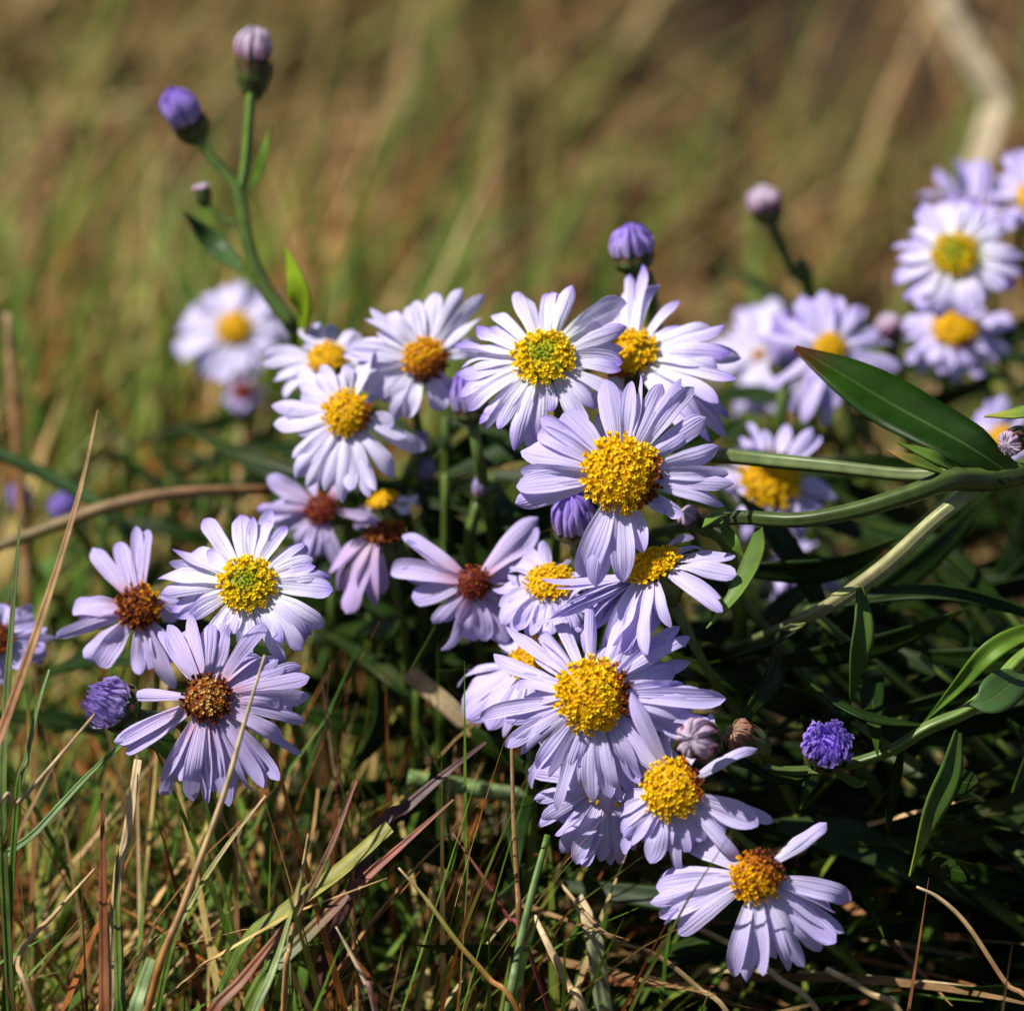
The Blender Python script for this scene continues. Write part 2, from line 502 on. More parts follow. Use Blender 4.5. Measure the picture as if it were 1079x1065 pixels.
# the turf round and before the flowers: thin, more upright, straw lying in the bottom
blades('straw_litter', G_LITTER, 'thatch of dead straw, painted shade-dark, lying under the flowers', 1600, (-0.3, 0.3), (-0.22, 0.2),
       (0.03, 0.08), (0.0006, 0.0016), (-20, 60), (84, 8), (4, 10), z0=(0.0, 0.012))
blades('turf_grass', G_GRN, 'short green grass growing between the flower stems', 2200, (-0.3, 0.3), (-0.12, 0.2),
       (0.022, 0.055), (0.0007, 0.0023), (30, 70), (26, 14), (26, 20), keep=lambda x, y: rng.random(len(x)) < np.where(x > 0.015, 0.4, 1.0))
blades('turf_straw', G_UNDER, 'thin dead grass, painted dark as if shaded, standing in the turf under the flowers', 2900, (-0.3, 0.3), (-0.12, 0.2),
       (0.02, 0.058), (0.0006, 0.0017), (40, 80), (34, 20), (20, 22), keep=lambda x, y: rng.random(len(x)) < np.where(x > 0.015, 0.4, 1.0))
blades('mid_turf', G_GRN, 'blurred green and dull grass standing behind the flowers at the left', 900, (-0.14, -0.02), (0.07, 0.22),
       (0.035, 0.075), (0.0009, 0.0024), (50, 40), (34, 16), (30, 20))
blades('mid_straw', G_TURF, 'blurred brown grass standing behind the flowers at the left', 1000, (-0.14, -0.02), (0.07, 0.22),
       (0.035, 0.075), (0.0009, 0.0022), (45, 45), (40, 18), (25, 20))
blades('fallen_straw', G_STRAW, 'pale dead grass fallen towards the lower right under the lowest flowers', 260, (-0.02, 0.2), (-0.06, 0.10),
       (0.03, 0.07), (0.0008, 0.0018), (-38, 16), (80, 8), (6, 10), z0=(0.01, 0.03))
blades('sharp_turf', G_TURF, 'tangle of thin straw, rust and green grass in the near turf at the bottom', 760, (-0.085, 0.005), (-0.025, 0.05),
       (0.036, 0.070), (0.0005, 0.0013), (50, 75), (24, 14), (26, 24))
blades('sharp_green_turf', G_GRN, 'thin green grass in the near turf at the bottom', 240, (-0.085, 0.02), (-0.025, 0.05),
       (0.036, 0.068), (0.0006, 0.0020), (40, 75), (24, 14), (26, 24))

# ------------------------------------------------------------------ flowers
YEL = (0.88, 0.59, 0.003); YEL2 = (0.88, 0.66, 0.008); GOLD = (0.86, 0.48, 0.003); ORA = (0.52, 0.17, 0.006)
BRN = (0.20, 0.045, 0.010); RED = (0.22, 0.030, 0.012); GRE = (0.36, 0.42, 0.015); GRD = (0.16, 0.22, 0.01); CREAM = (0.80, 0.56, 0.16)
def jit(c, a=0.10):
    k = 1 + random.uniform(-a, a)
    return tuple(min(0.95, x * k * (1 + random.uniform(-a / 3, a / 3))) for x in c)

def floret(mb, p, ax, ln, r, c0, c1, lobes=True):
    u = ax.orthogonal().normalized(); w = ax.cross(u)
    a0 = random.uniform(0, 6.28)
    V, F, C = [], [], []
    prof = ((0, 0.75), (0.55, 0.8), (0.86, 1.25)) if lobes else ((0, 0.9), (0.55, 1.15), (0.85, 0.8))
    for h, rr in prof:
        for k in range(5):
            a = a0 + k * 1.2566
            V.append(p + ax * (ln * h) + (u * math.cos(a) + w * math.sin(a)) * (r * rr))
            C.append(c0 if h < 0.3 else c1)
    for j in range(2):
        for k in range(5):
            k2 = (k + 1) % 5
            F.append((j * 5 + k, j * 5 + k2, j * 5 + 5 + k2, j * 5 + 5 + k))
    V.append(p + ax * (ln * (0.72 if lobes else 1.0))); C.append(c0 if lobes else c1)
    for k in range(5):
        F.append((10 + k, 10 + (k + 1) % 5, 15))
    if lobes:                       # five pointed lobes, spread
        for k in range(5):
            a = a0 + (k + 0.5) * 1.2566
            V.append(p + ax * (ln * 1.0) + (u * math.cos(a) + w * math.sin(a)) * (r * 1.95)); C.append(c1)
            F.append((10 + k, 10 + (k + 1) % 5, 16 + k))
    mb.add(V, F, None, C)

def disc_mesh(C0, n, rad, typ, count, dirv=None, tall=0.42):
    """the yellow eye: a dome crowded with tube florets"""
    mb = MB()
    u = n.orthogonal().normalized(); w = n.cross(u)
    dome = rad * tall
    # dome under the florets
    V, F, Cc = [], [], []
    basec = {'green': GRE, 'yellow': GOLD, 'orange': ORA, 'brown': BRN, 'browngold': BRN, 'red': RED}[typ]
    basec = tuple(x * 0.85 for x in basec)
    for j in range(6):
        f = j / 5
        for k in range(16):
            a = k * math.pi / 8
            rr = rad * 0.9 * math.cos(f * 1.45)
            V.append(C0 + (u * math.cos(a) + w * math.sin(a)) * rr + n * (dome * math.sin(f * 1.45) + rad * (-0.07 if typ == 'green' else 0.05))); Cc.append(basec)
    for j in range(5):
        for k in range(16):
            F.append((j * 16 + k, j * 16 + (k + 1) % 16, (j + 1) * 16 + (k + 1) % 16, (j + 1) * 16 + k))
    F.append(tuple(range(80, 96)))
    mb.add(V, F, None, Cc)
    count = int(count * 2.5)
    for i in range(count):
        q = math.sqrt((i + 0.5) / count)
        a = i * 2.39996 + random.uniform(-0.3, 0.3)
        rr = rad * q * 0.93
        rv = u * math.cos(a) + w * math.sin(a)
        p = C0 + rv * rr + n * (dome * (1 - q * q) - rad * 0.12)
        lean = 0.15 + 0.75 * q * q
        ax = (n + rv * (lean + random.uniform(-0.35, 0.35)) + w * random.uniform(-0.3, 0.3)).normalized()
        ln = rad * 0.30 * random.uniform(0.75, 1.3); r = rad * 0.043 * random.uniform(0.75, 1.35)
        lobes = True; c1 = jit(YEL); c0 = jit(GOLD)
        side = rv.dot(dirv) * q if dirv is not None else 0
        if typ == 'green':
            if q < 0.5: lobes = False; ln *= 0.6; c1 = jit((0.58, 0.50, 0.008) if q > 0.28 else GRE); c0 = GRE; r *= 1.2
            else: c1 = jit(YEL2)
        elif typ == 'yellow':
            if q < 0.25 : lobes = random.random() < .5; c1 = jit(GOLD); ln *= 0.8
            if random.random() < 0.25: c1 = jit(YEL2)
            if side > 0.62: c1 = jit(ORA); c0 = BRN
            if side > 0.82: c1 = jit(BRN, 0.4)
        elif typ == 'orange':
            c1 = jit(GOLD if random.random() < .6 else YEL)
            if side > 0.1: c1 = jit(ORA)
            if side > 0.5: c1 = jit(BRN, 0.4); c0 = BRN
        elif typ == 'brown':
            c1 = jit(BRN if random.random() < .6 else ORA, 0.4); c0 = BRN
            if side > 0.35 and random.random() < .5: c1 = jit(GOLD)
            ln *= 1.2
        elif typ == 'browngold':
            c0 = BRN
            if q < 0.72: c1 = jit(CREAM if random.random() < .45 else ORA)
            else: c1 = jit(BRN, 0.4)
            lobes = random.random() < 0.5
        elif typ == 'red':
            c1 = jit(RED, 0.5); c0 = RED
            if random.random() < .15: c1 = jit(ORA)
        floret(mb, p, ax, ln, r, c0, c1, lobes)
    return mb

def involucre_mesh(C0, n, rad, ln, maroon=0.4, rows=3):
    """overlapping green bracts round the cup under a flower or bud"""
    mb = MB()
    u = n.orthogonal().normalized(); w = n.cross(u)
    pts = [C0 - n * ln * (1 - s) for s in (0, 0.2, 0.5, 0.8, 1.0)]
    g = (0.07, 0.13, 0.02); mar = (0.10, 0.012, 0.022)
    tube(mb, pts, [rad * 0.3, rad * 0.72, rad * 0.92, rad * 0.92, rad * 0.8], 14, col=g)
    for row in range(rows):
        m = 9
        for k in range(m):
            a = 2 * math.pi * (k + 0.5 * (row % 2)) / m
            rv = u * math.cos(a) + w * math.sin(a)
            s0 = row / rows * 0.75; s1 = min(1.12, s0 + 0.5)
            def prof(s): return rad * lerp_list([0.34, 0.78, 0.98, 1.0, 0.92], min(s, 1.0))
            q = [C0 - n * ln * (1 - s) + rv * (prof(s) + rad * 0.05 * (1 + 0.3 * row)) for s in np.linspace(s0, s1, 5)]
            cc = [g, (0.08, 0.13, 0.035), tuple(g_ + (m_ - g_) * maroon for g_, m_ in zip(g, mar)), tuple(g_ + (m_ - g_) * min(1, maroon * 1.8) for g_, m_ in zip(g, mar))]
            strip(mb, q, [rad * 0.5, rad * 0.62, rad * 0.55, rad * 0.36, rad * 0.08], rv, cup=-0.25, across=3, col=cc)
    return mb

def solve_tip(C0, n, tx, ty, d, reach, droop):
    """where on the sight line of (tx,ty) a petal of this flower can end"""
    a = P(tx, ty, d); r = (a - CAM).normalized()
    den = r.dot(n)
    pc = C0 - n * droop * reach
    best = None
    if abs(den) > 0.12:
        t = (pc - CAM).dot(n) / den
        x = CAM + r * t
        if (x - C0).length <= reach * 1.12: best = x
    if best is None:
        tm = (C0 - CAM).dot(r); cl = CAM + r * tm
        h = (cl - C0).length
        if h >= reach: best = cl
        else:
            k = math.sqrt(reach * reach - h * h)
            c1, c2 = CAM + r * (tm - k), CAM + r * (tm + k)
            best = c1 if abs((c1 - pc).dot(n)) < abs((c2 - pc).dot(n)) else c2
    return best

def petal_mesh(base, tip, n, wid, bulge, roll, cup=-0.3, notch=False, segs=11, curl=0.0):
    mb = MB()
    ax = tip - base; L = ax.length
    dirv = ax.normalized()
    nn = (n - dirv * n.dot(dirv))
    if nn.length < 0.15: nn = (n + UP * 0.4 - FWD * 0.5); nn = nn - dirv * nn.dot(dirv)
    nn.normalize()
    side = dirv.cross(nn)
    nr = (nn * math.cos(roll) + side * math.sin(roll)).normalized()
    ctrl = base.lerp(tip, 0.5) + nn * bulge * L
    V = []
    pts = []
    for i in range(segs):
        s = 1 - (1 - i / (segs - 1)) ** 1.25
        p = base * (1 - s) ** 2 + ctrl * 2 * s * (1 - s) + tip * s * s
        if curl: p = p + nr * (curl * L * max(0, s - 0.6) ** 2)
        pts.append(p)
    wp = []
    tq = random.uniform(0.60, 0.82); tp_ = random.uniform(1.7, 2.8)
    for i in range(segs):
        s = 1 - (1 - i / (segs - 1)) ** 1.25
        w = 0.42 + 0.58 * min(1, s / 0.5) ** 0.8
        if s > tq: w *= max(0.0, 1 - ((s - tq) / (1 - tq)) ** tp_) ** 0.6
        wp.append(max(w, 0.10) * wid)
    strip(mb, pts, wp, nr, cup=cup, across=9, twist=random.gauss(0, 0.42), wave=random.uniform(0, 0.3), groove=random.uniform(0.02, 0.09))
    # two long grooves down the face
    return mb

LEAF_C = [(0.014, 0.029, 0.004), (0.011, 0.027, 0.003), (0.011, 0.027, 0.003), (0.028, 0.052, 0.005)]  # near-black green: the shade of the undergrowth is put into this colour
STEM_C = [(0.075, 0.12, 0.018), (0.09, 0.15, 0.02)]

def leaf_part(root, p0, tip, wid, n, bend=0.12, col=None, fold=0.15, name='leaf', label=None, mat=None, n_seg=14):
    mb = MB()
    L = (tip - p0).length
    mid = p0.lerp(tip, 0.5) + n * bend * L
    pts = spline([p0, mid, tip], n_seg)
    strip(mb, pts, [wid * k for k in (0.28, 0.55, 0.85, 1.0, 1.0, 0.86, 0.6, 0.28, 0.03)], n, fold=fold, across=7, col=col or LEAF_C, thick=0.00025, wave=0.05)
    o = mb.build(name, mat or M_LEAF, root)
    if label: o['label'] = label
    return o

def to_ground(p0, n, base_xy, lead=0.010):
    """stem path from under a flower down into the ground"""
    b = Vector((base_xy[0], base_xy[1], -0.004))
    p1 = p0 - n * lead
    p2 = p1.lerp(b, 0.45) + Vector((0, 0, 0.006))
    return spline([p0, p1, p2, b], 16)

def flower(c, d, disc_r, n, tips, typ, mat, label, wid=20, droop=0.12, reach=None, dirv=None, root_dxy=(0.012, 0.03), count=90,
           bulge=0.10, fill=6, maroon=0.35, leaves=2, group='aster flowers', tall=0.42, split=0.5):
    n = camvec(n)
    C0 = P(c[0], c[1], d)
    rad = px2m(disc_r, d)
    if reach is None:
        reach = px2m(max(math.hypot(t[0] - c[0], t[1] - c[1]) for t in tips), d)
    else: reach = px2m(reach, d)
    ilen = max(0.0045, rad * 1.5)
    under = C0 - n * (ilen + rad * 0.1)
    base = (under.x + root_dxy[0], max(under.y + root_dxy[1], 0.0))
    root = empty('aster_flower', Vector((base[0], base[1], 0)))
    tag(root, label, 'flower', group)
    disc_mesh(C0, n, rad, typ, count, camvec((dirv[0], dirv[1], 0.0)) if dirv else None, tall).build('disc', M_FLORET, root, smooth=False)
    involucre_mesh(C0 - n * rad * 0.12, n, rad * 0.86, ilen, maroon).build('involucre', M_BRACT, root)
    k = 0
    more = []
    for t in tips:                  # broad ones are often two lying over each other
        w = t[2] if len(t) > 2 else wid
        if split and w >= 18 and random.random() < split:
            dx, dy = t[0] - c[0], t[1] - c[1]
            q = math.hypot(dx, dy) + 1e-6; o = w * 0.27
            e = random.uniform(0.82, 1.0)
            more.append((t[0] - dy / q * o, t[1] + dx / q * o, w * 0.72))
            more.append((c[0] + (dx + dy / q * o) * e, c[1] + (dy - dx / q * o) * e, w * 0.72))
        else: more.append((t[0], t[1], w))
    for t in more:
        w = t[2] if len(t) > 2 else wid
        w = px2m(w, d) * random.uniform(0.88, 1.18)
        tp = solve_tip(C0, n, t[0], t[1], d, reach, droop)
        k += 1
        lay = (k % 3 - 1) * px2m(3.0, d)
        dv = tp - C0; dv = dv - n * dv.dot(n)
        if dv.length < 1e-5: dv = RT.copy()
        dv.normalize()
        b = C0 + dv * rad * 0.80 - n * (rad * 0.16) + n * lay * 0.5
        tp = tp - n * lay
        petal_mesh(b, tp, n, w, bulge * random.uniform(0.2, 1.9), random.gauss(0, 0.30), cup=random.uniform(-0.6, 0.5),
                   curl=random.uniform(-1.2, 0.9)).build('petal', mat, root)
    if fill:                        # rear petals seen between the others
        u = n.orthogonal().normalized(); w_ = n.cross(u)
        for i in range(fill):
            a = 2 * math.pi * (i + random.uniform(-0.25, 0.25)) / fill
            rv = u * math.cos(a) + w_ * math.sin(a)
            rr = reach * random.uniform(0.80, 0.98)
            tp = C0 + rv * rr - n * reach * (droop + random.uniform(-0.02, 0.28)) + w_ * math.cos(a * 3) * reach * 0.06
            b = C0 + rv * rad * 0.8 - n * rad * 0.25
            petal_mesh(b, tp, n, px2m(wid, d) * random.uniform(0.7, 1.05), bulge * random.uniform(0.3, 1.8), random.gauss(0, 0.3), cup=random.uniform(-0.6, 0.4), curl=random.uniform(-1.2, 0.6)).build('petal', mat, root)
    path = to_ground(under, n, base)
    mb = MB(); tube(mb, path, [0.0007, 0.0005, 0.0006, 0.0007], 8, 0.05, col=STEM_C); mb.build('stem', M_STEM, root)
    for i in range(leaves):
        j = random.randint(6, 12)
        p0 = path[j]
        a = random.uniform(-0.3, math.pi + 0.3)
        dv = Vector((math.cos(a), math.sin(a) * 0.9 + 0.2, random.uniform(-0.5, 0.25))).normalized()
        ll = random.uniform(0.014, 0.028)
        tp = p0 + dv * ll
        if tp.z < 0.004: tp.z = 0.004
        leaf_part(root, p0, tp, random.uniform(0.0022, 0.004), Vector((-0.3, -0.3, 1)).normalized(), random.uniform(0.05, 0.2))
    return root

# ---- sharp flowers near the plane of focus
flower((573, 377), 0.008, 31, (-0.12, 0.50, 0.85),
  [(548,305,22),(588,299,24),(605,295,15),(657,320,26),(628,337,18),(660,346,16),(654,381,20),(655,391,16),(621,419,20),(629,428,18),(606,426,22),(580,436,18),
   (564,461,17),(539,471,17),(518,456,18),(516,441,20),(492,430,17),(484,419,20),(486,404,22),(491,393,20),(503,349,20),(514,332,20),(480,371,22),(526,440,16),(547,455,15)],
  'green', M_FRESH, 'white and lavender aster with green-centred yellow eye, uppermost of the sharp flowers', dirv=(0.7,-0.7), count=120, droop=0.2, bulge=0.14, fill=9, root_dxy=(0.0, 0.035))
flower((662, 374), 0.016, 31, (-0.30, 0.62, 0.70),
  [(692,295,15),(750,338,17),(765,349,16),(770,371,18),(755,386,20),(780,400,20),(772,434,18),(770,459,20),(725,452,20),(716,343,18),(660,290,20),(676,284,24),(748,447,20),(757,421,20),(640,440,20),(622,432,16)],
  'yellow', M_FRESH, 'aster half hidden behind its neighbour, golden domed eye and long petals fanned to the right', dirv=(0.0,-1), count=100, droop=0.15, root_dxy=(0.02, 0.03), reach=122)
flower((655, 500), -0.002, 39, (0.02, 0.22, 0.97),
  [(638,399,22),(671,395,20),(698,403,18),(721,405,22),(742,441,20),(763,476,20),(773,506,26),(766,528,22),(718,545,16),(677,582,26),(656,612,23),(626,616,24),(613,606,26),
   (543,531,20),(544,513,26),(548,500,22),(549,470,30),(565,446,26),(594,434,28),(700,543,16),(726,452,14)],
  'yellow', M_LAV, 'large lavender aster in sharp focus with a big round golden eye', dirv=(0.9,-0.35), count=130, wid=22, droop=0.1, fill=0, split=0.3, root_dxy=(0.03, 0.045), tall=0.55)
flower((448, 379), 0.026, 23, (0.12, 0.25, 0.95),
  [(387,328,18),(408,330,18),(432,316,20),(458,307,19),(486,305,17),(506,311,16),(506,363,20),(465,432,20),(366,366,20),(362,380,22),(378,408,22),(395,424,22),(420,443,24),(478,420,12),(398,350,16)],
  'orange', M_PALE, 'pale aster with a golden eye browning along its lower edge, petals spread upward', dirv=(0.45,-0.9), count=90, fill=4, root_dxy=(0.01, 0.04), tall=0.6)
flower((366, 436), 0.022, 25, (-0.08, 0.30, 0.95),
  [(286,427,20),(290,448,20),(316,462,18),(311,485,19),(330,516,19),(347,518,19),(365,528,20),(380,503,20),(392,523,18),(418,499,21),(427,462,15),(416,447,18),(334,390,20),(362,384,18),(312,410,20),(300,437,18),(398,480,16)],
  'yellow', M_PALE, 'pale aster with a plain bright yellow eye and petals drooping to blunt ends', dirv=(0.8,-0.2), count=90, fill=4, root_dxy=(0.0, 0.045), tall=0.6)
flower((345, 377), 0.036, 20, (-0.1, 0.6, 0.78),
  [(278,389,20),(280,378,18),(291,406,20),(289,398,18),(331,341,16),(350,337,16),(370,345,16),(388,357,18),(318,345,14)],
  'yellow', M_PALE, 'soft-focus aster tucked behind the plain yellow-eyed one, petals showing at its left', count=60, droop=0.1, root_dxy=(0.0, 0.04))
flower((260, 615), 0.004, 29, (-0.10, 0.38, 0.92),
  [(215,546,19),(252,539,21),(268,548,14),(297,553,21),(285,550,14),(320,567,18),(329,589,17),(347,599,18),(350,622,19),(339,662,24),(322,672,22),(302,694,22),(318,684,16),(288,676,15),
   (264,673,19),(241,668,19),(189,654,20),(168,624,17),(165,607,20),(181,588,20),(200,577,20),(221,582,16),(205,640,18)],
  'green', M_FRESH, 'neat white and violet aster with a cupped yellow-green eye at the left', dirv=(0.8,-0.5), count=120, droop=0.15, fill=9, root_dxy=(0.01, 0.03), bulge=0.12)
flower((147, 640), 0.013, 23, (-0.08, 0.28, 0.95),
  [(93,574,19),(124,568,16),(149,554,19),(120,594,16),(76,641,21),(84,658,19),(59,674,18),(91,694,22),(104,701,21),(152,711,24),(181,726,18),(186,697,18),(189,634,24),(168,700,18),(187,650,18)],
  'brown', M_AGED, 'aged lavender aster with a red-brown eye and sparse petals, leftmost of the clear flowers', dirv=(0.7,0.5), count=70, droop=0.2, fill=0, root_dxy=(-0.005, 0.03), tall=0.5)
flower((218, 736), -0.003, 26, (-0.05, 0.28, 0.95),
  [(175,664,20),(196,653,24),(218,650,24),(237,659,20),(270,683,20),(298,700,20),(323,716,22),(328,737,19),(323,755,20),(310,750,20),(304,781,20),(294,819,20),(283,826,18),(267,834,20),
   (242,849,18),(250,842,18),(233,834,22),(199,845,17),(211,828,20),(177,826,21),(192,823,20),(132,793,22),(126,783,22),(150,780,20),(285,690,18)],
  'browngold', M_AGED, 'lavender aster with maroon-rimmed eye of pale gold florets, a straw crossing its petals', count=90, droop=0.28, fill=10, root_dxy=(0.0, 0.025), bulge=0.16)
flower((625, 732), -0.005, 37, (-0.14, 0.22, 0.96),
  [(568,672,22),(567,690,18),(543,718,20),(547,739,15),(537,766,20),(541,789,20),(566,811,20),(585,822,20),(606,838,20),(620,671,16),(665,683,20),(640,678,14),(717,665,20),(728,669,16),(700,692,22),
   (709,708,20),(723,726,22),(690,738,22),(762,739,22),(751,729,20),(746,755,22),(735,752,20),(670,834,20),(656,845,22),(643,838,20),(677,820,17),(622,846,20),(632,840,18),(538,752,16)],
  'yellow', M_LAV, 'densely petalled lavender aster with a large egg-yellow eye browned on its right side', dirv=(0.95,0.1), count=140, droop=0.22, fill=16, leaves=0, root_dxy=(0.03, 0.035), tall=0.55, bulge=0.14)
flower((640, 824), 0.003, 24, (-0.1, 0.2, 0.95),
  [(564,847,19),(573,868,20),(584,879,20),(616,914,20),(632,908,19),(650,907,20),(661,909,18),(600,866,18),(642,885,20),(625,890,18),(668,884,18),(676,860,18),(590,850,18)],
  'orange', M_LAV, 'lavender aster almost covered by the egg-yellow-eyed one above, only its lower petals showing', count=50, droop=0.2, fill=18, leaves=0, root_dxy=(0.03, 0.03))
flower((709, 831), -0.008, 31, (-0.32, 0.24, 0.92),
  [(659,734,24),(639,752,20),(668,742,16),(763,878,26),(801,868,26),(747,882,22),(704,893,20),(687,909,22),(696,900,20),(659,882,18),(723,898,22),(650,862,18),(673,893,18),(735,890,20),(650,874,16)],
  'yellow', M_LAV, 'lavender aster with a ragged orange-yellow eye, two petals swept up across its neighbour', dirv=(0.9,0.35), count=110, droop=0.2, fill=9, leaves=0, root_dxy=(0.035, 0.025), tall=0.55)
flower((797, 923), -0.010, 27, (-0.08, 0.26, 0.96),
  [(715,880,26),(871,866,21),(901,946,23),(878,960,25),(888,982,20),(879,993,24),(867,1003,20),(847,1016,23),(828,1026,20),(806,1025,18),(789,1031,23),(771,1029,20),(712,984,22),(695,965,20),
   (687,950,18),(692,934,20),(691,922,18),(762,899,16),(700,972,16),(818,1010,16)],
  'orange', M_LAV, 'lowest aster with an orange-brown eye and petals hanging in separate tongues', dirv=(0.6,0.75), count=95, droop=0.3, fill=0, split=0.15, root_dxy=(0.03, 0.03), tall=0.6, bulge=0.16)
flower((689, 597), 0.000, 28, (-0.42, 0.78, 0.42),
  [(726,565,12),(747,574,13),(776,592,17),(763,637,22),(758,584,14),(776,610,16),(694,655,20),(679,686,20),(641,693,18),(650,684,18),(662,690,18),(603,673,20),(619,667,20),(598,632,20),(573,624,18),(612,672,18),(627,656,18),(645,662,16),(656,692,16),(672,684,16),(634,650,20),(585,655,18),(610,645,16),(572,648,18),(560,660,18),(590,640,16),(705,660,16),(668,690,16)],
  'yellow', M_LAV, 'aster seen from the side with a tilted golden eye, thin petals pointing right and down', dirv=(0.6,-0.6), count=100, droop=0.35, fill=0, root_dxy=(0.03, 0.035), reach=100)
# ---- flowers a little behind
flower((579, 614), 0.010, 25, (-0.1, 0.72, 0.65),
  [(573,570,16),(545,600,18),(526,655,20),(528,641,20),(544,665,20),(560,668,20),(558,583,16),(625,608,18),(590,657,20),(604,667,20),(550,650,18),(566,674,18),(580,674,18),(596,668,18),(614,655,18),(621,645,16),(540,630,18),(536,610,18),(542,596,18),(625,630,18),(575,660,18)],
  'yellow', M_LAV, 'aster crowded between two others with only a narrow slice of yellow eye showing', count=80, droop=0.25, fill=10, root_dxy=(0.02, 0.03), reach=72)
flower((499, 614), 0.017, 18, (0.05, 0.22, 0.96),
  [(567,548,22),(568,563,20),(562,590,20),(421,565,21),(410,597,21),(436,630,21),(459,660,19),(472,688,18),(486,664,18),(531,642,24),(535,678,34),(519,672,30),(503,676,24),(425,605,18),(545,610,18)],
  'red', M_AGED, 'faded lavender aster with a small dark red eye and wide gaps between petals', count=60, droop=0.2, fill=0, root_dxy=(0.01, 0.03), tall=0.6)
flower((405, 563), 0.025, 21, (-0.15, 0.85, 0.45),
  [(345,602,22),(349,614,20),(359,624,22),(368,647,24),(392,636,22),(403,628,20),(377,549,20),(385,622,22),(376,634,22)],
  'brown', M_PINK, 'withering pink-violet aster with a flat brown eye, its petals hanging straight down', count=60, droop=0.75, fill=0, split=0, root_dxy=(0.0, 0.03), reach=80, tall=0.3)
flower((338, 536), 0.032, 17, (-0.25, 0.25, 0.93),
  [(281,502,20),(270,542,20),(275,550,16),(332,587,24),(314,574,18),(323,590,18),(298,556,16),(372,505,14)],
  'red', M_AGED, 'blurred aster with dark red eye just below the bright yellow-eyed one', count=50, droop=0.2, root_dxy=(0.0, 0.03))
flower((556, 698), 0.014, 22, (-0.2, 0.66, 0.70),
  [(482,748,26),(497,760,26),(515,770,28),(536,764,26),(495,709,16),(488,730,22),(541,676,18),(524,752,24),(600,690,16),(585,672,18),(560,760,22),(520,668,20)],
  'yellow', M_LAV, 'aster behind the egg-yellow-eyed one with a wedge of yellow eye and petals hanging left', count=70, droop=0.3, split=0.2, root_dxy=(0.01, 0.03))
flower((404, 528), 0.034, 17, (-0.3, 0.85, 0.35),
  [(443,532,16),(440,524,14),(372,540,16),(432,540,14)],
  'yellow', M_PALE, 'nearly hidden yellow eye with one pale petal under the bright yellow-eyed aster', count=40, droop=0.1, fill=0, root_dxy=(0.0, 0.03), leaves=1)
flower((812, 506), 0.045, 32, (0.05, 0.45, 0.88),
  [(784,446,18),(801,452,18),(860,457,22),(772,475,18),(884,517,20),(868,540,20),(845,556,20),(812,566,20),(782,550,20),(765,520,20),(830,450,16)],
  'yellow', M_LAV, 'blurred aster whose yellow eye shows between the two green stems', count=70, droop=0.15, root_dxy=(0.02, 0.03))
flower((874, 367), 0.062, 18, (0.05, 0.28, 0.95),
  [(860,309,22),(839,313,18),(872,318,18),(884,331,16),(905,318,17),(936,350,19),(929,384,18),(874,430,24),(845,444,20),(842,345,18),(858,430,20),(905,400,18),(850,400,18)],
  'yellow', M_LAV, 'blurred aster with a small yellow eye above the broad dark leaf', count=50, droop=0.15, fill=12, root_dxy=(0.02, 0.03))
flower((799, 374), 0.098, 8, (-0.2, 0.55, 0.8),
  [(815,315,24),(773,340,26),(785,325,24),(800,318,20),(800,442,26),(822,432,22),(783,430,24),(765,365,22),(812,420,22),(830,350,20),(828,385,20),(770,395,22)],
  'orange', M_PALE, 'much blurred pale aster, petals lifted and hanging around a pinkish middle', count=40, droop=0.15, fill=14, root_dxy=(0.0, 0.04))
flower((1006, 268), 0.062, 24, (-0.05, 0.35, 0.93),
  [(942,295,24),(952,312,24),(972,330,24),(995,336,24),(1018,334,22),(1040,318,20),(1062,300,22),(1078,280,24),(1082,262,22),(1060,235,20),(1040,215,20),(1015,205,22),(990,208,22),(968,218,20),(955,245,22),(945,272,20),(1030,208,18)],
  'green', M_FRESH, 'blurred white-centred aster with a broad yellow eye, highest full flower at the right', count=80, droop=0.12, root_dxy=(0.03, 0.03))
flower((1006, 347), 0.074, 25, (0.0, 0.66, 0.75),
  [(965,378,22),(976,383,20),(1003,390,22),(1018,385,22),(1068,338,22),(1045,357,22),(958,352,20),(1050,372,20)],
  'yellow', M_LAV, 'blurred aster with an orange-yellow eye below the white-centred one at the right', count=50, droop=0.2, fill=14, root_dxy=(0.02, 0.03), dirv=(0.3,-0.9))
flower((1026, 222), 0.088, 16, (-0.1, 0.9, 0.15),
  [(965,206,24),(988,174,26),(1007,172,26),(1036,171,26),(1055,188,22),(1071,238,24),(975,232,22),(1022,168,24),(1060,215,22)],
  'yellow', M_LAV, 'blurred lavender aster seen from behind at the upper right', count=40, droop=0.0, root_dxy=(0.03, 0.02))
flower((1090, 208), 0.080, 20, (0.0, 0.5, 0.8),
  [(1061,164,22),(1072,158,22),(1066,235,22),(1058,200,20),(1090,150,22),(1120,180,22),(1110,250,22)],
  'yellow', M_LAV, 'blurred aster cut by the right edge at the top', count=40, droop=0.1, root_dxy=(0.03, 0.02))
flower((1056, 462), 0.062, 15, (0.0, 0.4, 0.9),
  [(1025,438,18),(1036,425,18),(1052,415,18),(1075,430,18),(1085,460,18),(1075,490,18),(1040,495,18),(1022,470,18)],
  'yellow', M_LAV, 'blurred yellow eye of an aster half hidden behind the end of the broad leaf', count=40, droop=0.1, root_dxy=(0.02, 0.02))
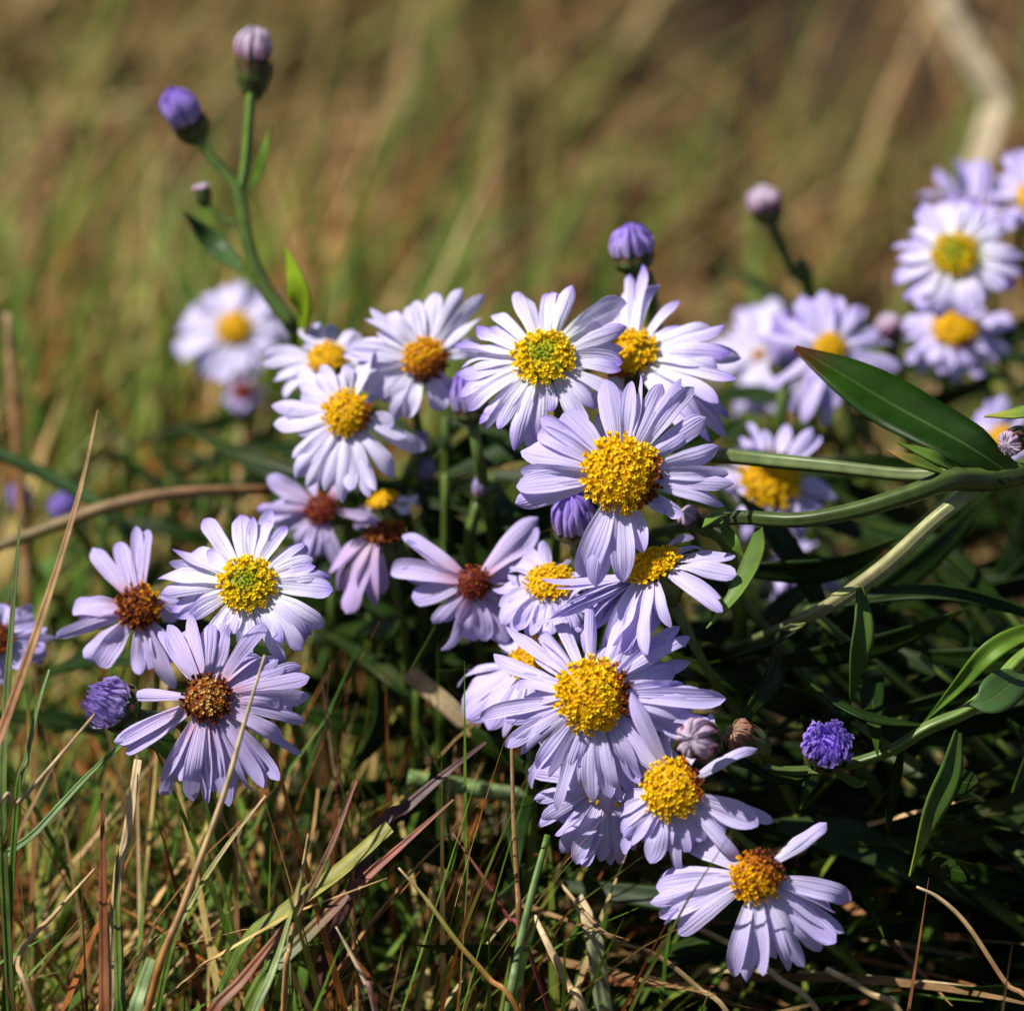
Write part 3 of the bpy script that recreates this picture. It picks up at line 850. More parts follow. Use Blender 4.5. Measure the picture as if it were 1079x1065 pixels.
flower((-6, 674), 0.022, 20, (0.1, 0.35, 0.93),
  [(0,634,20),(20,640,20),(40,655,22),(58,666,20),(50,690,20),(28,702,20),(5,712,20),(48,678,20),(-30,640,20),(-45,680,20),(-30,710,20)],
  'brown', M_LAV, 'deep lavender aster cut by the left edge', count=40, droop=0.15, root_dxy=(-0.01, 0.03))
flower((838, 588), 0.055, 14, (0.0, 0.8, 0.5),
  [(828,566,18),(858,600,20),(848,628,20),(815,615,18),(806,632,18),(838,622,20),(856,575,18)],
  'red', M_LAV, 'blurred drooping aster in the shade under the stems', count=30, droop=0.5, root_dxy=(0.01, 0.02))
flower((247, 346), 0.105, 19, (-0.05, 0.35, 0.93),
  [(190,350,26),(184,370,24),(195,385,26),(212,396,26),(230,402,26),(250,398,24),(272,380,24),(290,362,24),(294,340,24),(284,320,22),(268,304,24),(248,298,24),(228,302,24),(208,314,24),(196,332,24),(205,350,24),(280,372,20)],
  'yellow', M_PALE, 'most blurred pale aster, a round soft bloom with yellow eye at the left', count=50, droop=0.1, root_dxy=(0.0, 0.02))
flower((255, 412), 0.115, 12, (0.0, 0.5, 0.8),
  [(240,400,18),(245,430,20),(262,432,20),(272,415,18),(258,395,16)],
  'red', M_AGED, 'dim blurred withered aster below the round soft bloom', count=25, droop=0.3, root_dxy=(0.0, 0.02))

# ------------------------------------------------------------------ buds
def bud_parts(root, c, d, ax, r, ln, mat, tuft=0.45, open_=0.0, maroon=0.8, nt_=15, pom=False):
    """a bud: bracted cup and a tuft of furled petals; c is the middle of the bud, ax its pointing"""
    n = camvec(ax)
    C0 = P(c[0], c[1], d)
    rad = px2m(r, d); L = px2m(ln, d)
    cup_top = C0 + n * L * (0.5 - tuft)
    cup_len = L * (1 - tuft)
    cupo = involucre_mesh(cup_top, n, rad * 0.92, cup_len, maroon).build('bud', M_BRACT, root)
    mb = MB()
    u = n.orthogonal().normalized(); w = n.cross(u)
    tl = L * tuft
    nt_ = int(nt_ * 2.1)
    if pom:                         # opening: a tuft of many narrow, unequal petals
        for i in range(120):
            q_ = math.sqrt((i + 2) / 122); a = i * 2.39996 + random.uniform(-0.3, 0.3)
            rv = u * math.cos(a) + w * math.sin(a)
            h = tl * random.uniform(0.72, 1.12) * (1 - 0.38 * q_ ** 3) * (0.86 + 0.14 * q_ if q_ < 0.5 else 1)
            o = rad * random.uniform(-0.06, 0.08)
            b0 = cup_top - n * rad * 0.15 + rv * rad * 0.72 * q_
            b1 = cup_top + n * h * 0.5 + rv * (rad * 1.06 * q_ + o)
            b2 = cup_top + n * h + rv * (rad * (0.86 if q_ > 0.55 else 0.95) * q_ + o) + w * random.uniform(-0.1, 0.1) * rad
            strip(mb, spline([b0, b1, b2], 7), [rad * 0.13, rad * 0.2, rad * 0.21, rad * 0.17, rad * 0.05], (rv + n * 0.3).normalized(), cup=random.uniform(-0.8, 0.4), across=3, twist=random.gauss(0, 0.6))
    for ring in range(0 if pom else 3):
        for k in range(nt_ - ring * 5):
            a = 2 * math.pi * (k + 0.5 * ring) / (nt_ - ring * 5) + random.uniform(-0.3, 0.3)
            rv = u * math.cos(a) + w * math.sin(a)
            rs = rad * (0.96 - 0.2 * ring) * random.uniform(0.92, 1.06)
            end = max(0.05, 0.16 + open_ * 0.7 - 0.08 * ring + random.uniform(-0.06, 0.12))
            hgt = random.uniform(0.74, 1.16) * (1 - 0.10 * ring * (1 if open_ > 0.1 else -0.4))
            q = []
            for s in np.linspace(0, 1, 8):
                ang = s * math.pi / 2
                q.append(cup_top - n * rad * 0.1 + n * (tl * hgt * (math.sin(ang) ** 0.9)) + rv * rs * (end + (1 - end) * math.cos(ang) + 0.16 * math.sin(ang * 2)))
            strip(mb, q, [rad * 0.2, rad * 0.26, rad * 0.28, rad * 0.25, rad * 0.2, rad * 0.07], (rv + (u * random.uniform(-0.5, 0.5) + w * random.uniform(-0.5, 0.5))).normalized(), cup=random.uniform(-0.9, -0.3), across=5, wave=0.3, twist=random.gauss(0, 0.5))
    pts = [cup_top + n * tl * s for s in (-0.1, 0.2, 0.45, 0.6)]
    tube(mb, pts, [rad * 0.6, rad * 0.6, rad * 0.4, rad * 0.12], 10)
    mb.build('petal_tuft', mat, cupo)
    return C0 - n * L * 0.5, n

def lone_bud(c, d, ax, r, ln, mat, label, root_dxy=(0.01, 0.03), path=None, leaves=1, **kw):
    n = camvec(ax); C0 = P(c[0], c[1], d); L = px2m(ln, d)
    foot = C0 - n * L * 0.48
    b = (foot.x + root_dxy[0], foot.y + root_dxy[1])
    root = empty('aster_bud', Vector((b[0], b[1], 0)))
    tag(root, label, 'flower bud', 'aster buds')
    bud_parts(root, c, d, ax, r, ln, mat, **kw)
    mid = [P(*q) for q in path] if path else []
    if mid:
        pth = spline([foot] + mid + [Vector((b[0], b[1], -0.004))], 20)
    else:
        pth = to_ground(foot, n, b, 0.008)
    mb = MB(); tube(mb, pth, [0.0007, 0.0007, 0.0009, 0.0011], 8, 0.05, col=STEM_C); mb.build('stem', M_STEM, root)
    for i in range(leaves):
        p0 = pth[random.randint(6, 10)]
        a = random.uniform(0, math.pi)
        leaf_part(root, p0, p0 + Vector((math.cos(a), math.sin(a), 0.5)).normalized() * 0.016, 0.003, Vector((-0.2, -0.3, 1)).normalized())
    return root

lone_bud((666, 264), 0.030, (-0.12, 0.95, 0.3), 23, 52, M_TUFT, 'plump violet-tipped bud with dark maroon cup above the golden-eyed asters', tuft=0.5, leaves=0, path=[(676,310,0.034),(690,360,0.04)])
lone_bud((807, 218), 0.075, (-0.35, 0.8, 0.45), 18, 44, M_TUFTP, 'small pink-white bud on a curved green stalk against the brown grass', tuft=0.42, leaves=0, path=[(822,258,0.078),(838,292,0.08),(852,330,0.085)])
lone_bud((118, 742), 0.004, (-0.75, 0.35, 0.55), 28, 58, M_POM, 'fluffy lilac bud opening beside the tall bent straw at the left', tuft=0.6, pom=True, root_dxy=(0.012, 0.02))
lone_bud((604, 546), 0.012, (-0.1, 0.8, 0.55), 23, 56, M_TUFT, 'rounded violet bud in the shade under the large golden-eyed aster', tuft=0.62)
lone_bud((494, 420), 0.026, (-0.15, 0.9, 0.35), 20, 56, M_TUFT, 'violet bud in shade between the brown-edged and green-centred asters', tuft=0.6)
lone_bud((68, 536), 0.075, (-0.3, 0.6, 0.7), 15, 34, M_TUFT, 'small blurred violet bud behind the leaning brown blade', tuft=0.6)
lone_bud((22, 528), 0.085, (-0.1, 0.8, 0.5), 12, 40, M_TUFT, 'dim blurred violet bud near the left edge', tuft=0.6)
lone_bud((727, 546), 0.010, (-0.5, 0.5, 0.6), 12, 26, M_TUFTP, 'tiny red-brown bud right of the large golden-eyed aster', tuft=0.35)
lone_bud((830, 366), 0.068, (0.05, 0.95, 0.25), 20, 74, M_TUFT, 'half-open violet bud left of the small-eyed blurred aster', tuft=0.68, open_=0.4)
lone_bud((938, 352), 0.07, (-0.2, 0.8, 0.5), 14, 46, M_TUFTP, 'blurred dark bud with a pink tip right of the small-eyed blurred aster', tuft=0.35)
lone_bud((443, 466), 0.045, (0.2, 0.8, 0.5), 9, 26, M_AGED, 'faint lilac bud in the dark below the brown-edged aster', tuft=0.6)
lone_bud((449, 498), 0.048, (-0.1, 0.8, 0.5), 10, 30, M_AGED, 'second faint lilac bud lower in the same dark gap', tuft=0.6)
lone_bud((505, 515), 0.03, (0.1, 0.9, 0.4), 9, 30, M_AGED, 'faint lilac bud left of the large golden-eyed aster', tuft=0.6)

# ------------------------------------------------------------------ branching stems
def path_part(root, pts, radii, col=None, name='stem', n=24, ridge=0.06, sides=12, label=None):
    mb = MB()
    tube(mb, spline([P(*p) for p in pts], n), [px2m(r) for r in radii], sides, ridge, col=col or STEM_C)
    o = mb.build(name, M_STEM, root)
    if label: o['label'] = label
    return o

def px_leaf(root, pts, wid, nrm, col=None, fold=0.2, twist=0.0, prof=(0.3, 0.6, 0.88, 1.0, 1.0, 0.86, 0.6, 0.28, 0.03), label=None, name='leaf', n=18, mat=None, thick=0.00025):
    mb = MB()
    strip(mb, spline([P(*p) for p in pts], n), [px2m(wid) * k for k in prof], camvec(nrm), fold=fold, across=7, col=col or LEAF_C, twist=twist, thick=thick, wave=0.04)
    o = mb.build(name, mat or M_LEAF, root)
    if label: o['label'] = label
    return o

LIGHT = [(0.10, 0.17, 0.03), (0.09, 0.17, 0.025), (0.12, 0.20, 0.03)]
# upright budding stem at the upper left
root = empty('budding_aster', Vector((P(330, 430, 0.06).x, P(330, 430, 0.06).y + 0.03, 0)))
tag(root, 'upright green stem with a violet and a pink-white bud standing against the brown grass', 'flower stem')
d0 = 0.045
path_part(root, [(310,345,d0),(280,305,d0),(262,262,d0),(252,205,d0),(243,190,d0),(225,168,d0),(205,140,d0)], [9,8.5,8,7.5,6.5,6,5])
path_part(root, [(252,205,d0),(257,185,d0),(261,150,d0),(264,108,d0),(266,80,d0)], [5.5,5.5,5.5,6], col=LIGHT)
path_part(root, [(310,345,d0),(325,400,d0+0.012),(335,470,d0+0.03),(340,520,d0+0.05),(340,640,d0+0.06)], [9,9,10,10])
path_part(root, [(248,235,d0),(235,232,d0),(225,222,d0),(216,212,d0)], [4,3.6,3.5])
bud_parts(root, (196,124), d0, (-0.45, 0.75, 0.5), 20, 66, M_TUFT, tuft=0.48, maroon=1.0)
bud_parts(root, (267,68), d0, (0.02, 0.95, 0.3), 20, 76, M_TUFTP, tuft=0.34, maroon=1.0)
bud_parts(root, (214,206), d0, (-0.2, 0.9, 0.3), 9, 26, M_TUFTP, tuft=0.15, maroon=0.1)
px_leaf(root, [(254,283,d0),(225,256,d0+0.004),(192,222,d0+0.002)], 26, (0.0,0.3,0.95), col=[(0.05,0.10,0.03),(0.05,0.10,0.03)])
px_leaf(root, [(262,200,d0),(274,175,d0-0.004),(285,132,d0-0.005)], 14, (-0.4,0.2,0.9), col=LIGHT)
px_leaf(root, [(317,372,d0),(318,320,d0-0.008),(300,258,d0-0.008)], 30, (-0.5,0.3,0.8), col=[(0.17,0.26,0.012),(0.20,0.30,0.012),(0.20,0.32,0.012)], label='bright yellow-green leaf')

# the big stem from the right edge, with its broad leaf
root = empty('aster_spray', P(1079, 505, 0.004))
tag(root, 'thick forked green stem with a broad dark leaf reaching in from the right', 'branch')
dk = [(0.05, 0.075, 0.014), (0.055, 0.085, 0.015), (0.035, 0.055, 0.012)]
pale = [(0.24, 0.27, 0.10), (0.30, 0.30, 0.14), (0.29, 0.27, 0.13)]
path_part(root, [(1240,430,0.012),(1140,472,0.010),(1079,496,0.006),(1040,505,0.004),(1000,506,0.0),(960,520,-0.001),(900,538,-0.001),(840,548,0.0),(780,545,0.004),(735,552,0.012),(685,562,0.03)], [14,14,13.5,12.5,11.5,10.5,9.5,8.5,8,7,6], col=dk, n=40)
path_part(root, [(1012,500,0.002),(950,500,0.004),(880,492,0.006),(820,486,0.009),(765,480,0.014),(720,478,0.024),(680,480,0.036)], [7.5,7,7.5,8,8,7], col=[(0.14,0.17,0.06),(0.10,0.14,0.04),(0.05,0.08,0.02)])
path_part(root, [(1028,514,0.004),(985,548,0.004),(940,590,0.006),(905,617,0.008),(870,640,0.010),(820,664,0.016),(760,690,0.03),(700,725,0.045)], [8,8.5,9,9,8,7,6,5], col=pale + [(0.2,0.2,0.09),(0.06,0.09,0.025),(0.05,0.08,0.02)], n=40)
px_leaf(root, [(1066,500,0.004),(1020,470,0.004),(950,432,0.008),(890,396,0.010),(838,366,0.012)], 66, (0.56,0.06,0.82), col=[(0.010,0.022,0.004),(0.008,0.024,0.002),(0.009,0.03,0.002),(0.012,0.042,0.002),(0.016,0.05,0.002),(0.09,0.02,0.008)], fold=0.12,
        prof=(0.42,0.55,0.85,1.0,1.0,0.90,0.70,0.42,0.10), label='broad dark green leaf with a red tip', n=26)
px_leaf(root, [(1008,498,0.002),(985,482,0.0),(946,466,0.0)], 15, (-0.3,0.6,0.7), col=LIGHT)
px_leaf(root, [(1000,500,0.0),(965,486,-0.002),(934,474,-0.002)], 13, (-0.3,0.6,0.7), col=[(0.12,0.19,0.03),(0.14,0.20,0.03),(0.40,0.20,0.08)])
px_leaf(root, [(1120,420,0.0),(1079,434,0.0),(1037,438,0.002)], 18, (-0.3,0.7,0.6), col=[(0.07,0.13,0.02),(0.10,0.17,0.02),(0.28,0.26,0.04)])
bud_parts(root, (1072, 462), 0.002, (-0.55, -0.3, 0.7), 14, 46, M_TUFTP, tuft=0.15, maroon=1.0)
px_leaf(root, [(800,552,0.002),(795,585,-0.001),(775,625,-0.003),(744,662,-0.003)], 24, (-0.55,0.4,0.7), col=[(0.05,0.09,0.02),(0.10,0.17,0.03),(0.11,0.19,0.04)])
px_leaf(root, [(770,540,0.002),(752,545,-0.001),(740,555,-0.002)], 14, (-0.4,0.5,0.7), col=LIGHT)
px_leaf(root, [(760,550,0.002),(772,570,0.0),(785,588,0.0)], 14, (-0.4,0.5,0.7), col=LIGHT)
px_leaf(root, [(906,618,0.006),(908,660,0.004),(902,700,0.004),(896,745,0.006)], 27, (0.5,0.2,0.8), fold=0.45, col=[(0.08,0.13,0.03),(0.06,0.11,0.02),(0.05,0.10,0.02)])
px_leaf(root, [(905,617,0.006),(892,622,0.004),(876,626,0.004)], 13, (-0.3,0.7,0.6), col=[(0.22,0.25,0.08),(0.26,0.28,0.12)])
px_leaf(root, [(850,652,0.012),(838,660,0.010),(822,662,0.010)], 13, (-0.3,0.7,0.6), col=[(0.22,0.25,0.08),(0.20,0.22,0.08)])
px_leaf(root, [(852,655,0.012),(800,682,0.014),(745,700,0.02),(690,702,0.03)], 24, (0.3,0.8,0.5))

# the lower stem that carries the three buds
root = empty('budding_spray', P(1079, 700, 0.004))
tag(root, 'low green stem curving in from the right edge with three buds along it', 'branch')
path_part(root, [(1200,640,0.02),(1130,662,0.012),(1079,692,0.006),(1050,722,0.004),(1020,748,0.003),(975,768,0.003),(940,790,0.004),(890,806,0.005),(840,812,0.005),(800,808,0.005),(765,800,0.005)], [8,8,8,8,7.5,7,6,5.5,5,4.5,4],
          col=[(0.12,0.19,0.03),(0.13,0.21,0.03),(0.10,0.17,0.03),(0.06,0.10,0.02),(0.05,0.09,0.02)], n=46)
px_leaf(root, [(1150,650,0.004),(1079,668,0.001),(1040,690,0.0),(1005,728,0.002),(972,762,0.004)], 22, (0.35,0.5,0.75), fold=0.5, col=[(0.08,0.14,0.02),(0.10,0.19,0.02),(0.09,0.18,0.02),(0.06,0.12,0.02)])
px_leaf(root, [(1079,706,0.006),(1062,722,0.0),(1040,738,-0.002),(1022,742,-0.002)], 42, (0.0,0.3,0.95), fold=0.1, col=[(0.05,0.10,0.03),(0.045,0.095,0.03)])
px_leaf(root, [(972,764,0.003),(925,758,0.002),(885,742,0.004),(850,716,0.008)], 16, (0.2,0.8,0.5))
px_leaf(root, [(1010,770,0.003),(1000,815,0.0),(980,860,-0.002),(959,923,-0.002)], 30, (0.55,0.2,0.8), fold=0.3, col=[(0.05,0.09,0.02),(0.05,0.10,0.02),(0.06,0.11,0.02),(0.22,0.27,0.03)])
px_leaf(root, [(950,790,0.004),(940,835,0.008),(935,885,0.012)], 18, (0.5,0.2,0.8), fold=0.3)
px_leaf(root, [(880,812,0.005),(905,826,0.002),(913,822,0.001)], 12, (-0.2,0.8,0.5), col=LIGHT)
px_leaf(root, [(860,812,0.006),(820,822,0.004),(780,800,0.004),(762,790,0.004)], 14, (0.2,0.8,0.5))
path_part(root, [(850,812,0.005),(868,812,0.004),(872,806,0.003)], [4,4,4])
bud_parts(root, (872, 786), 0.000, (0.0, 0.45, 0.85), 27, 52, M_POMV, tuft=0.6, pom=True, maroon=0.7)
bud_parts(root, (790, 781), 0.000, (-0.7, 0.45, 0.5), 18, 54, M_TUFTB, tuft=0.24, maroon=0.6)
bud_parts(root, (738, 779), -0.012, (-0.45, 0.1, 0.85), 22, 56, M_TUFTP, tuft=0.45, open_=0.2, maroon=1.0)
path_part(root, [(760,790,0.002),(752,785,-0.004),(748,782,-0.008)], [4,4,4])
path_part(root, [(800,806,0.005),(798,795,0.003)], [4,5])

# leafy stems, many added to deepen the shade behind and under the flowers
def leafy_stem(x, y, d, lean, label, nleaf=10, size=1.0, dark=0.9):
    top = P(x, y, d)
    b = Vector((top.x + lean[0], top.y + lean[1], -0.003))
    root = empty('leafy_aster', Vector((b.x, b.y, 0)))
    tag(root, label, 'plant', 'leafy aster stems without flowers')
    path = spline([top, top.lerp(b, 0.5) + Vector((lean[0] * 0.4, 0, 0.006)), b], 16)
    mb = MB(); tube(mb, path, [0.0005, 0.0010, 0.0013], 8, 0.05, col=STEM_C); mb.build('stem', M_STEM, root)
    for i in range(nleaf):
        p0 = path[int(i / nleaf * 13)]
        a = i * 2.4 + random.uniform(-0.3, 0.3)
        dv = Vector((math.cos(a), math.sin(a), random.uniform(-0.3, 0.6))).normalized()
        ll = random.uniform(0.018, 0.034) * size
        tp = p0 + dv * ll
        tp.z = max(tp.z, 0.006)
        leaf_part(root, p0, tp, random.uniform(0.0022, 0.0038) * size, (camvec((random.uniform(0.2, 0.9), random.uniform(-0.4, 0.3), 0.7)) if random.random() < dark else Vector((-0.2, -0.4, 1)).normalized()), random.uniform(0.05, 0.22))  # dark: share of leaves turned off the sun to look shaded
LS = [(470,440,0.05,(0.0,0.01),'leafy green stem below the brown-edged aster'), (520,500,0.05,(0.0,0.012),'leafy dark stem left of the large golden-eyed aster'),
      (430,560,0.06,(0.0,0.01),'leafy green stem behind the withering pink-violet aster'), (470,660,0.04,(0.0,0.01),'leafy stem with light green leaves below the dark-red-eyed aster'),
      (700,660,0.045,(0.02,0.01),'leafy dark stem right of the side-on golden-eyed aster'), (780,640,0.05,(0.02,0.01),'leafy stem under the fork of the thick stem'),
      (860,700,0.045,(0.02,0.01),'leafy dark stem behind the lilac opened bud'), (940,640,0.05,(0.02,0.01),'leafy stem behind the pale stalk'),
      (1010,620,0.055,(0.02,0.01),'leafy stem in the shade near the right edge'), (1050,780,0.035,(0.02,0.01),'leafy dark stem low at the right edge'),
      (930,840,0.035,(0.02,0.0),'leafy dark stem right of the lowest aster'), (820,820,0.035,(0.02,0.0),'leafy dark stem above the lowest aster'),
      (900,440,0.075,(0.02,0.01),'leafy stem hidden behind the broad dark leaf'), (740,500,0.06,(0.02,0.01),'leafy stem behind the large golden-eyed aster'),
      (960,400,0.095,(0.02,0.01),'leafy stem under the blurred asters at the right'), (1060,420,0.09,(0.02,0.01),'blurred leafy stem at the right edge'),
      (290,490,0.08,(0.0,0.01),'blurred leafy stem left of the bright yellow-eyed aster',8,0.6), (180,500,0.10,(0.0,0.01),'blurred leafy stem behind the arching brown stalk',7,0.6),
      (350,620,0.05,(0.0,0.01),'leafy stem right of the neat cupped-eye aster'), (860,350,0.11,(0.01,0.01),'blurred leafy stem behind the small-eyed aster')]
LS += [(135,470,0.10,(0.0,0.01),'blurred leafy stem added for shade above the arching brown stalk',7,0.55), (215,525,0.085,(0.0,0.01),'blurred leafy stem added for shade just under the arching brown stalk',7,0.55),  # further stems, put in to darken the gaps between the flowers
       (110,545,0.08,(0.0,0.01),'blurred leafy stem added for shade behind the aged red-brown-eyed aster',7,0.55), (240,470,0.09,(0.0,0.01),'blurred leafy stem added for shade below the round soft bloom',7,0.55),
       (390,640,0.05,(0.0,0.01),'leafy stem added for shade under the withering pink-violet aster'), (440,720,0.035,(0.0,0.01),'leafy dark stem added for shade left of the wedge of yellow eye'),(760,600,0.02,(0.02,0.01),'leafy dark stem added for shade beside the tilted golden eye'), (800,700,0.022,(0.02,0.01),'leafy dark stem added for shade between the pale stalk and the pink bud'),
       (850,640,0.02,(0.03,0.01),'leafy dark stem added for shade below the fork of pale and green stems'), (900,760,0.02,(0.03,0.0),'leafy dark stem added for shade right of the lilac opened bud'),
       (970,690,0.025,(0.03,0.0),'leafy dark stem added for shade left of the curved right-edge leaf'), (1010,860,0.02,(0.02,0.0),'leafy dark stem added for shade behind the hanging narrow leaf'),
       (1060,640,0.03,(0.02,0.0),'leafy dark stem added for shade above the curved right-edge leaf'), (1070,900,0.02,(0.02,0.0),'leafy dark stem added for shade at the lower right edge'),
       (860,860,0.022,(0.03,0.0),'leafy dark stem added for shade over the lowest aster'), (960,560,0.045,(0.02,0.0),'leafy dark stem added for shade between the two forks at the right'),
       (560,560,0.035,(0.01,0.0),'leafy dark stem added for shade under the left petals of the large golden-eyed aster'), (470,500,0.04,(0.0,0.0),'leafy stem added for shade in the dark gap left of the large golden-eyed aster'),
       (410,520,0.055,(0.0,0.0),'leafy stem added for shade behind the nearly hidden yellow eye'), (560,790,0.02,(0.0,0.0),'leafy stem added for shade under the densely petalled aster')]
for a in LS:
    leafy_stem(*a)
# one broad dark leaf low on the right
root = empty('fallen_leaf', P(930, 905, 0.02))
tag(root, 'broad dull dark leaf lying low to the right of the lowest aster', 'leaf')
px_leaf(root, [(820,868,0.018),(900,885,0.016),(970,915,0.018),(1050,965,0.024)], 70, (0.3,0.75,0.6), fold=0.1, col=[(0.035,0.06,0.022),(0.03,0.055,0.02)], name='blade')

# ------------------------------------------------------------------ single grass blades, grass stalks and straws one can point to
T_TAN = (0.48, 0.33, 0.16); T_PALE = (0.60, 0.47, 0.28); T_RUST = (0.19, 0.062, 0.020); T_BRN = (0.10, 0.05, 0.02); T_ORA = (0.38, 0.16, 0.04)
T_GRN = (0.08, 0.16, 0.022); T_OLV = (0.25, 0.24, 0.05); T_DKG = (0.05, 0.10, 0.025); T_MAR = (0.20, 0.04, 0.045); T_LGN = (0.20, 0.28, 0.11)
def blade(name, cat, pts, widths, cols, label, fold=0.5, nrm=(-0.3, 0.3, 0.9), twist=0.0, ground_end=True, group=None):
    """pts run from foot to tip; the foot is carried on down to the ground"""
    Q = [P(*p) for p in pts]
    wd = [px2m(w, pts[0][2]) for w in widths]
    if ground_end:
        f = Q[0]; dirn = (Q[0] - Q[1]).normalized()
        k = max(0.0, f.z) * 0.9
        g = Vector((f.x + dirn.x * k * 0.6, f.y + max(0.0, dirn.y) * k * 0.5 + 0.004, -0.003))
        Q = [g, f.lerp(g, 0.5)] + Q
    mb = MB()
    pts_ = spline(Q, 26)
    strip(mb, pts_, wd, camvec(nrm), fold=fold, across=5, col=cols, twist=twist, thick=0.00008)
    o = mb.build(name, M_BLADE, origin=Q[0])
    tag(o, label, cat, group)
    return o
def stalk(name, cat, pts, radii, cols, label, ground_end=True):
    Q = [P(*p) for p in pts]
    if ground_end:
        f = Q[0]; dirn = (Q[0] - Q[1]).normalized()
        k = max(0.0, f.z)
        Q = [Vector((f.x + dirn.x * k * 0.6, f.y + 0.005, -0.003))] + Q
    mb = MB()
    tube(mb, spline(Q, 30), [px2m(r, pts[0][2]) for r in radii], 8, 0.05, col=cols)
    o = mb.build(name, M_BLADE, origin=Q[0])
    tag(o, label, cat)
    return o

blade('turf_blade','grass blade',[(-25,850,-0.012),(5,765,-0.012),(48,640,-0.012),(84,520,-0.012),(103,432,-0.012)],[11,12,12,10,6,1],[T_RUST,T_RUST,(0.30,0.14,0.06),(0.40,0.25,0.11),T_TAN],'tall rust-brown blade leaning right across the left side to a fine tan tip')
stalk('straw','straw',[(155,1070,-0.014),(195,950,-0.014),(235,840,-0.014),(258,760,-0.013),(279,690,-0.012)],[3.5,4.5,4,3.2,2.4,1.2],[T_OLV,T_ORA,T_TAN,T_PALE,T_PALE],'thin tan straw crossing the petals of the maroon-rimmed aster')
stalk('straw','straw',[(-20,885,-0.010),(20,845,-0.010),(60,800,-0.010),(100,752,-0.008)],[2.5,2.5,2,1.2],[T_PALE,T_PALE,T_TAN],'fine pale straw slanting up to the fluffy lilac bud')
blade('turf_blade','grass blade',[(215,1085,-0.008),(258,1030,-0.008),(315,958,-0.008),(350,890,-0.008),(376,822,-0.006)],[12,15,14,10,7,2],[T_RUST,T_RUST,(0.22,0.07,0.025),(0.14,0.08,0.03),(0.20,0.03,0.03)],'rust-red blade rising from the bottom to a dark red tip')
blade('turf_blade','grass blade',[(250,1010,0.0),(300,962,-0.002),(360,918,-0.003),(412,872,-0.003)],[10,16,22,24,22],[T_GRN,T_GRN,T_OLV,T_OLV],'broad folded olive blade with a cut-off end near the bottom middle',fold=0.3,nrm=(-0.5,0.6,0.6))
blade('turf_blade','grass blade',[(268,1050,0.004),(320,990,0.004),(380,930,0.004),(430,885,0.004),(478,842,0.004)],[10,16,18,14,8,2],[T_GRN,T_OLV,T_GRN,(0.16,0.05,0.025),(0.22,0.05,0.03),T_RUST],'olive blade with a red pointed end beside the broad folded one',fold=0.4)
blade('turf_blade','grass blade',[(395,885,0.008),(430,850,0.008),(470,815,0.008),(512,782,0.010)],[14,16,12,3],[(0.10,0.04,0.035),(0.09,0.04,0.04),(0.09,0.04,0.045)],'dark purple-brown blade pointing at the hanging petals in the middle',fold=0.4)
stalk('straw','straw',[(556,1085,-0.006),(515,1030,-0.006),(482,992,-0.006),(450,948,-0.006),(420,914,-0.005)],[3.5,3.2,3,2.5,1.2],[T_ORA,T_ORA,T_OLV,T_TAN],'thin straw leaning left, orange below and yellow above, at the bottom middle')
stalk('straw','straw',[(560,1010,0.004),(535,965,0.004),(510,925,0.004),(477,878,0.005)],[2.5,2.5,2.2,1],[T_MAR,T_MAR,(0.18,0.07,0.05)],'fine maroon stalk leaning left under the hanging petals')
stalk('grass_stalk','grass stalk',[(535,1080,-0.004),(543,1020,-0.004),(558,950,-0.003),(577,880,0.0)],[6,5,4.2,3.5],[T_GRN,T_LGN,T_GRN],'fresh green stalk rising to the hanging lavender petals')
stalk('grass_stalk','grass stalk',[(548,1000,0.002),(545,930,0.002),(541,860,0.003),(539,775,0.006)],[3,3,2.6,1.8],[(0.24,0.12,0.05),(0.30,0.17,0.06),(0.26,0.15,0.06)],'thin upright brown stalk left of the fresh green one')
stalk('straw','straw',[(1100,1085,-0.004),(1060,1035,-0.004),(1020,975,-0.004),(990,946,-0.004),(966,934,-0.003)],[3.2,3,2.8,2.4,1.5],[T_ORA,(0.34,0.17,0.08),T_TAN,T_PALE],'curved brown straw with a pale hooked tip at the bottom right')
stalk('straw','straw',[(300,1045,-0.004),(305,1000,-0.004),(315,940,-0.004),(325,878,-0.004)],[3,3.2,2.8,1.5],[T_ORA,T_TAN,T_TAN],'short upright golden straw left of the red-tipped blades')
blade('turf_blade','grass blade',[(112,1090,-0.006),(110,1000,-0.006),(109,920,-0.006),(108,835,-0.006)],[14,14,12,9,3],[(0.20,0.09,0.035),(0.20,0.08,0.035),T_RUST,T_RUST],'upright rust-brown blade at the bottom left')
blade('turf_blade','grass blade',[(130,1090,-0.004),(126,1010,-0.004),(124,950,-0.004),(124,890,-0.003)],[14,14,10,3],[T_GRN,T_GRN,T_OLV],'upright green blade close beside the rust-brown one')
blade('turf_blade','grass blade',[(124,935,0.002),(134,880,0.002),(146,800,0.002)],[11,12,11,9],[T_PALE,T_PALE,T_TAN,T_PALE],'stiff pale stub of a broken straw under the lilac bud',fold=0.3)
blade('turf_blade','grass blade',[(178,1010,-0.006),(205,945,-0.006),(240,890,-0.005),(282,835,-0.003)],[7,8,7,5,2],[T_GRN,T_GRN,T_OLV,T_TAN],'slim green blade bending right beside the thin tan straw')
blade('turf_blade','grass blade',[(-15,935,-0.002),(40,875,-0.002),(95,815,0.0),(140,775,0.002)],[10,10,8,3],[T_DKG,T_GRN,T_GRN],'slim green blade slanting up under the lilac bud')
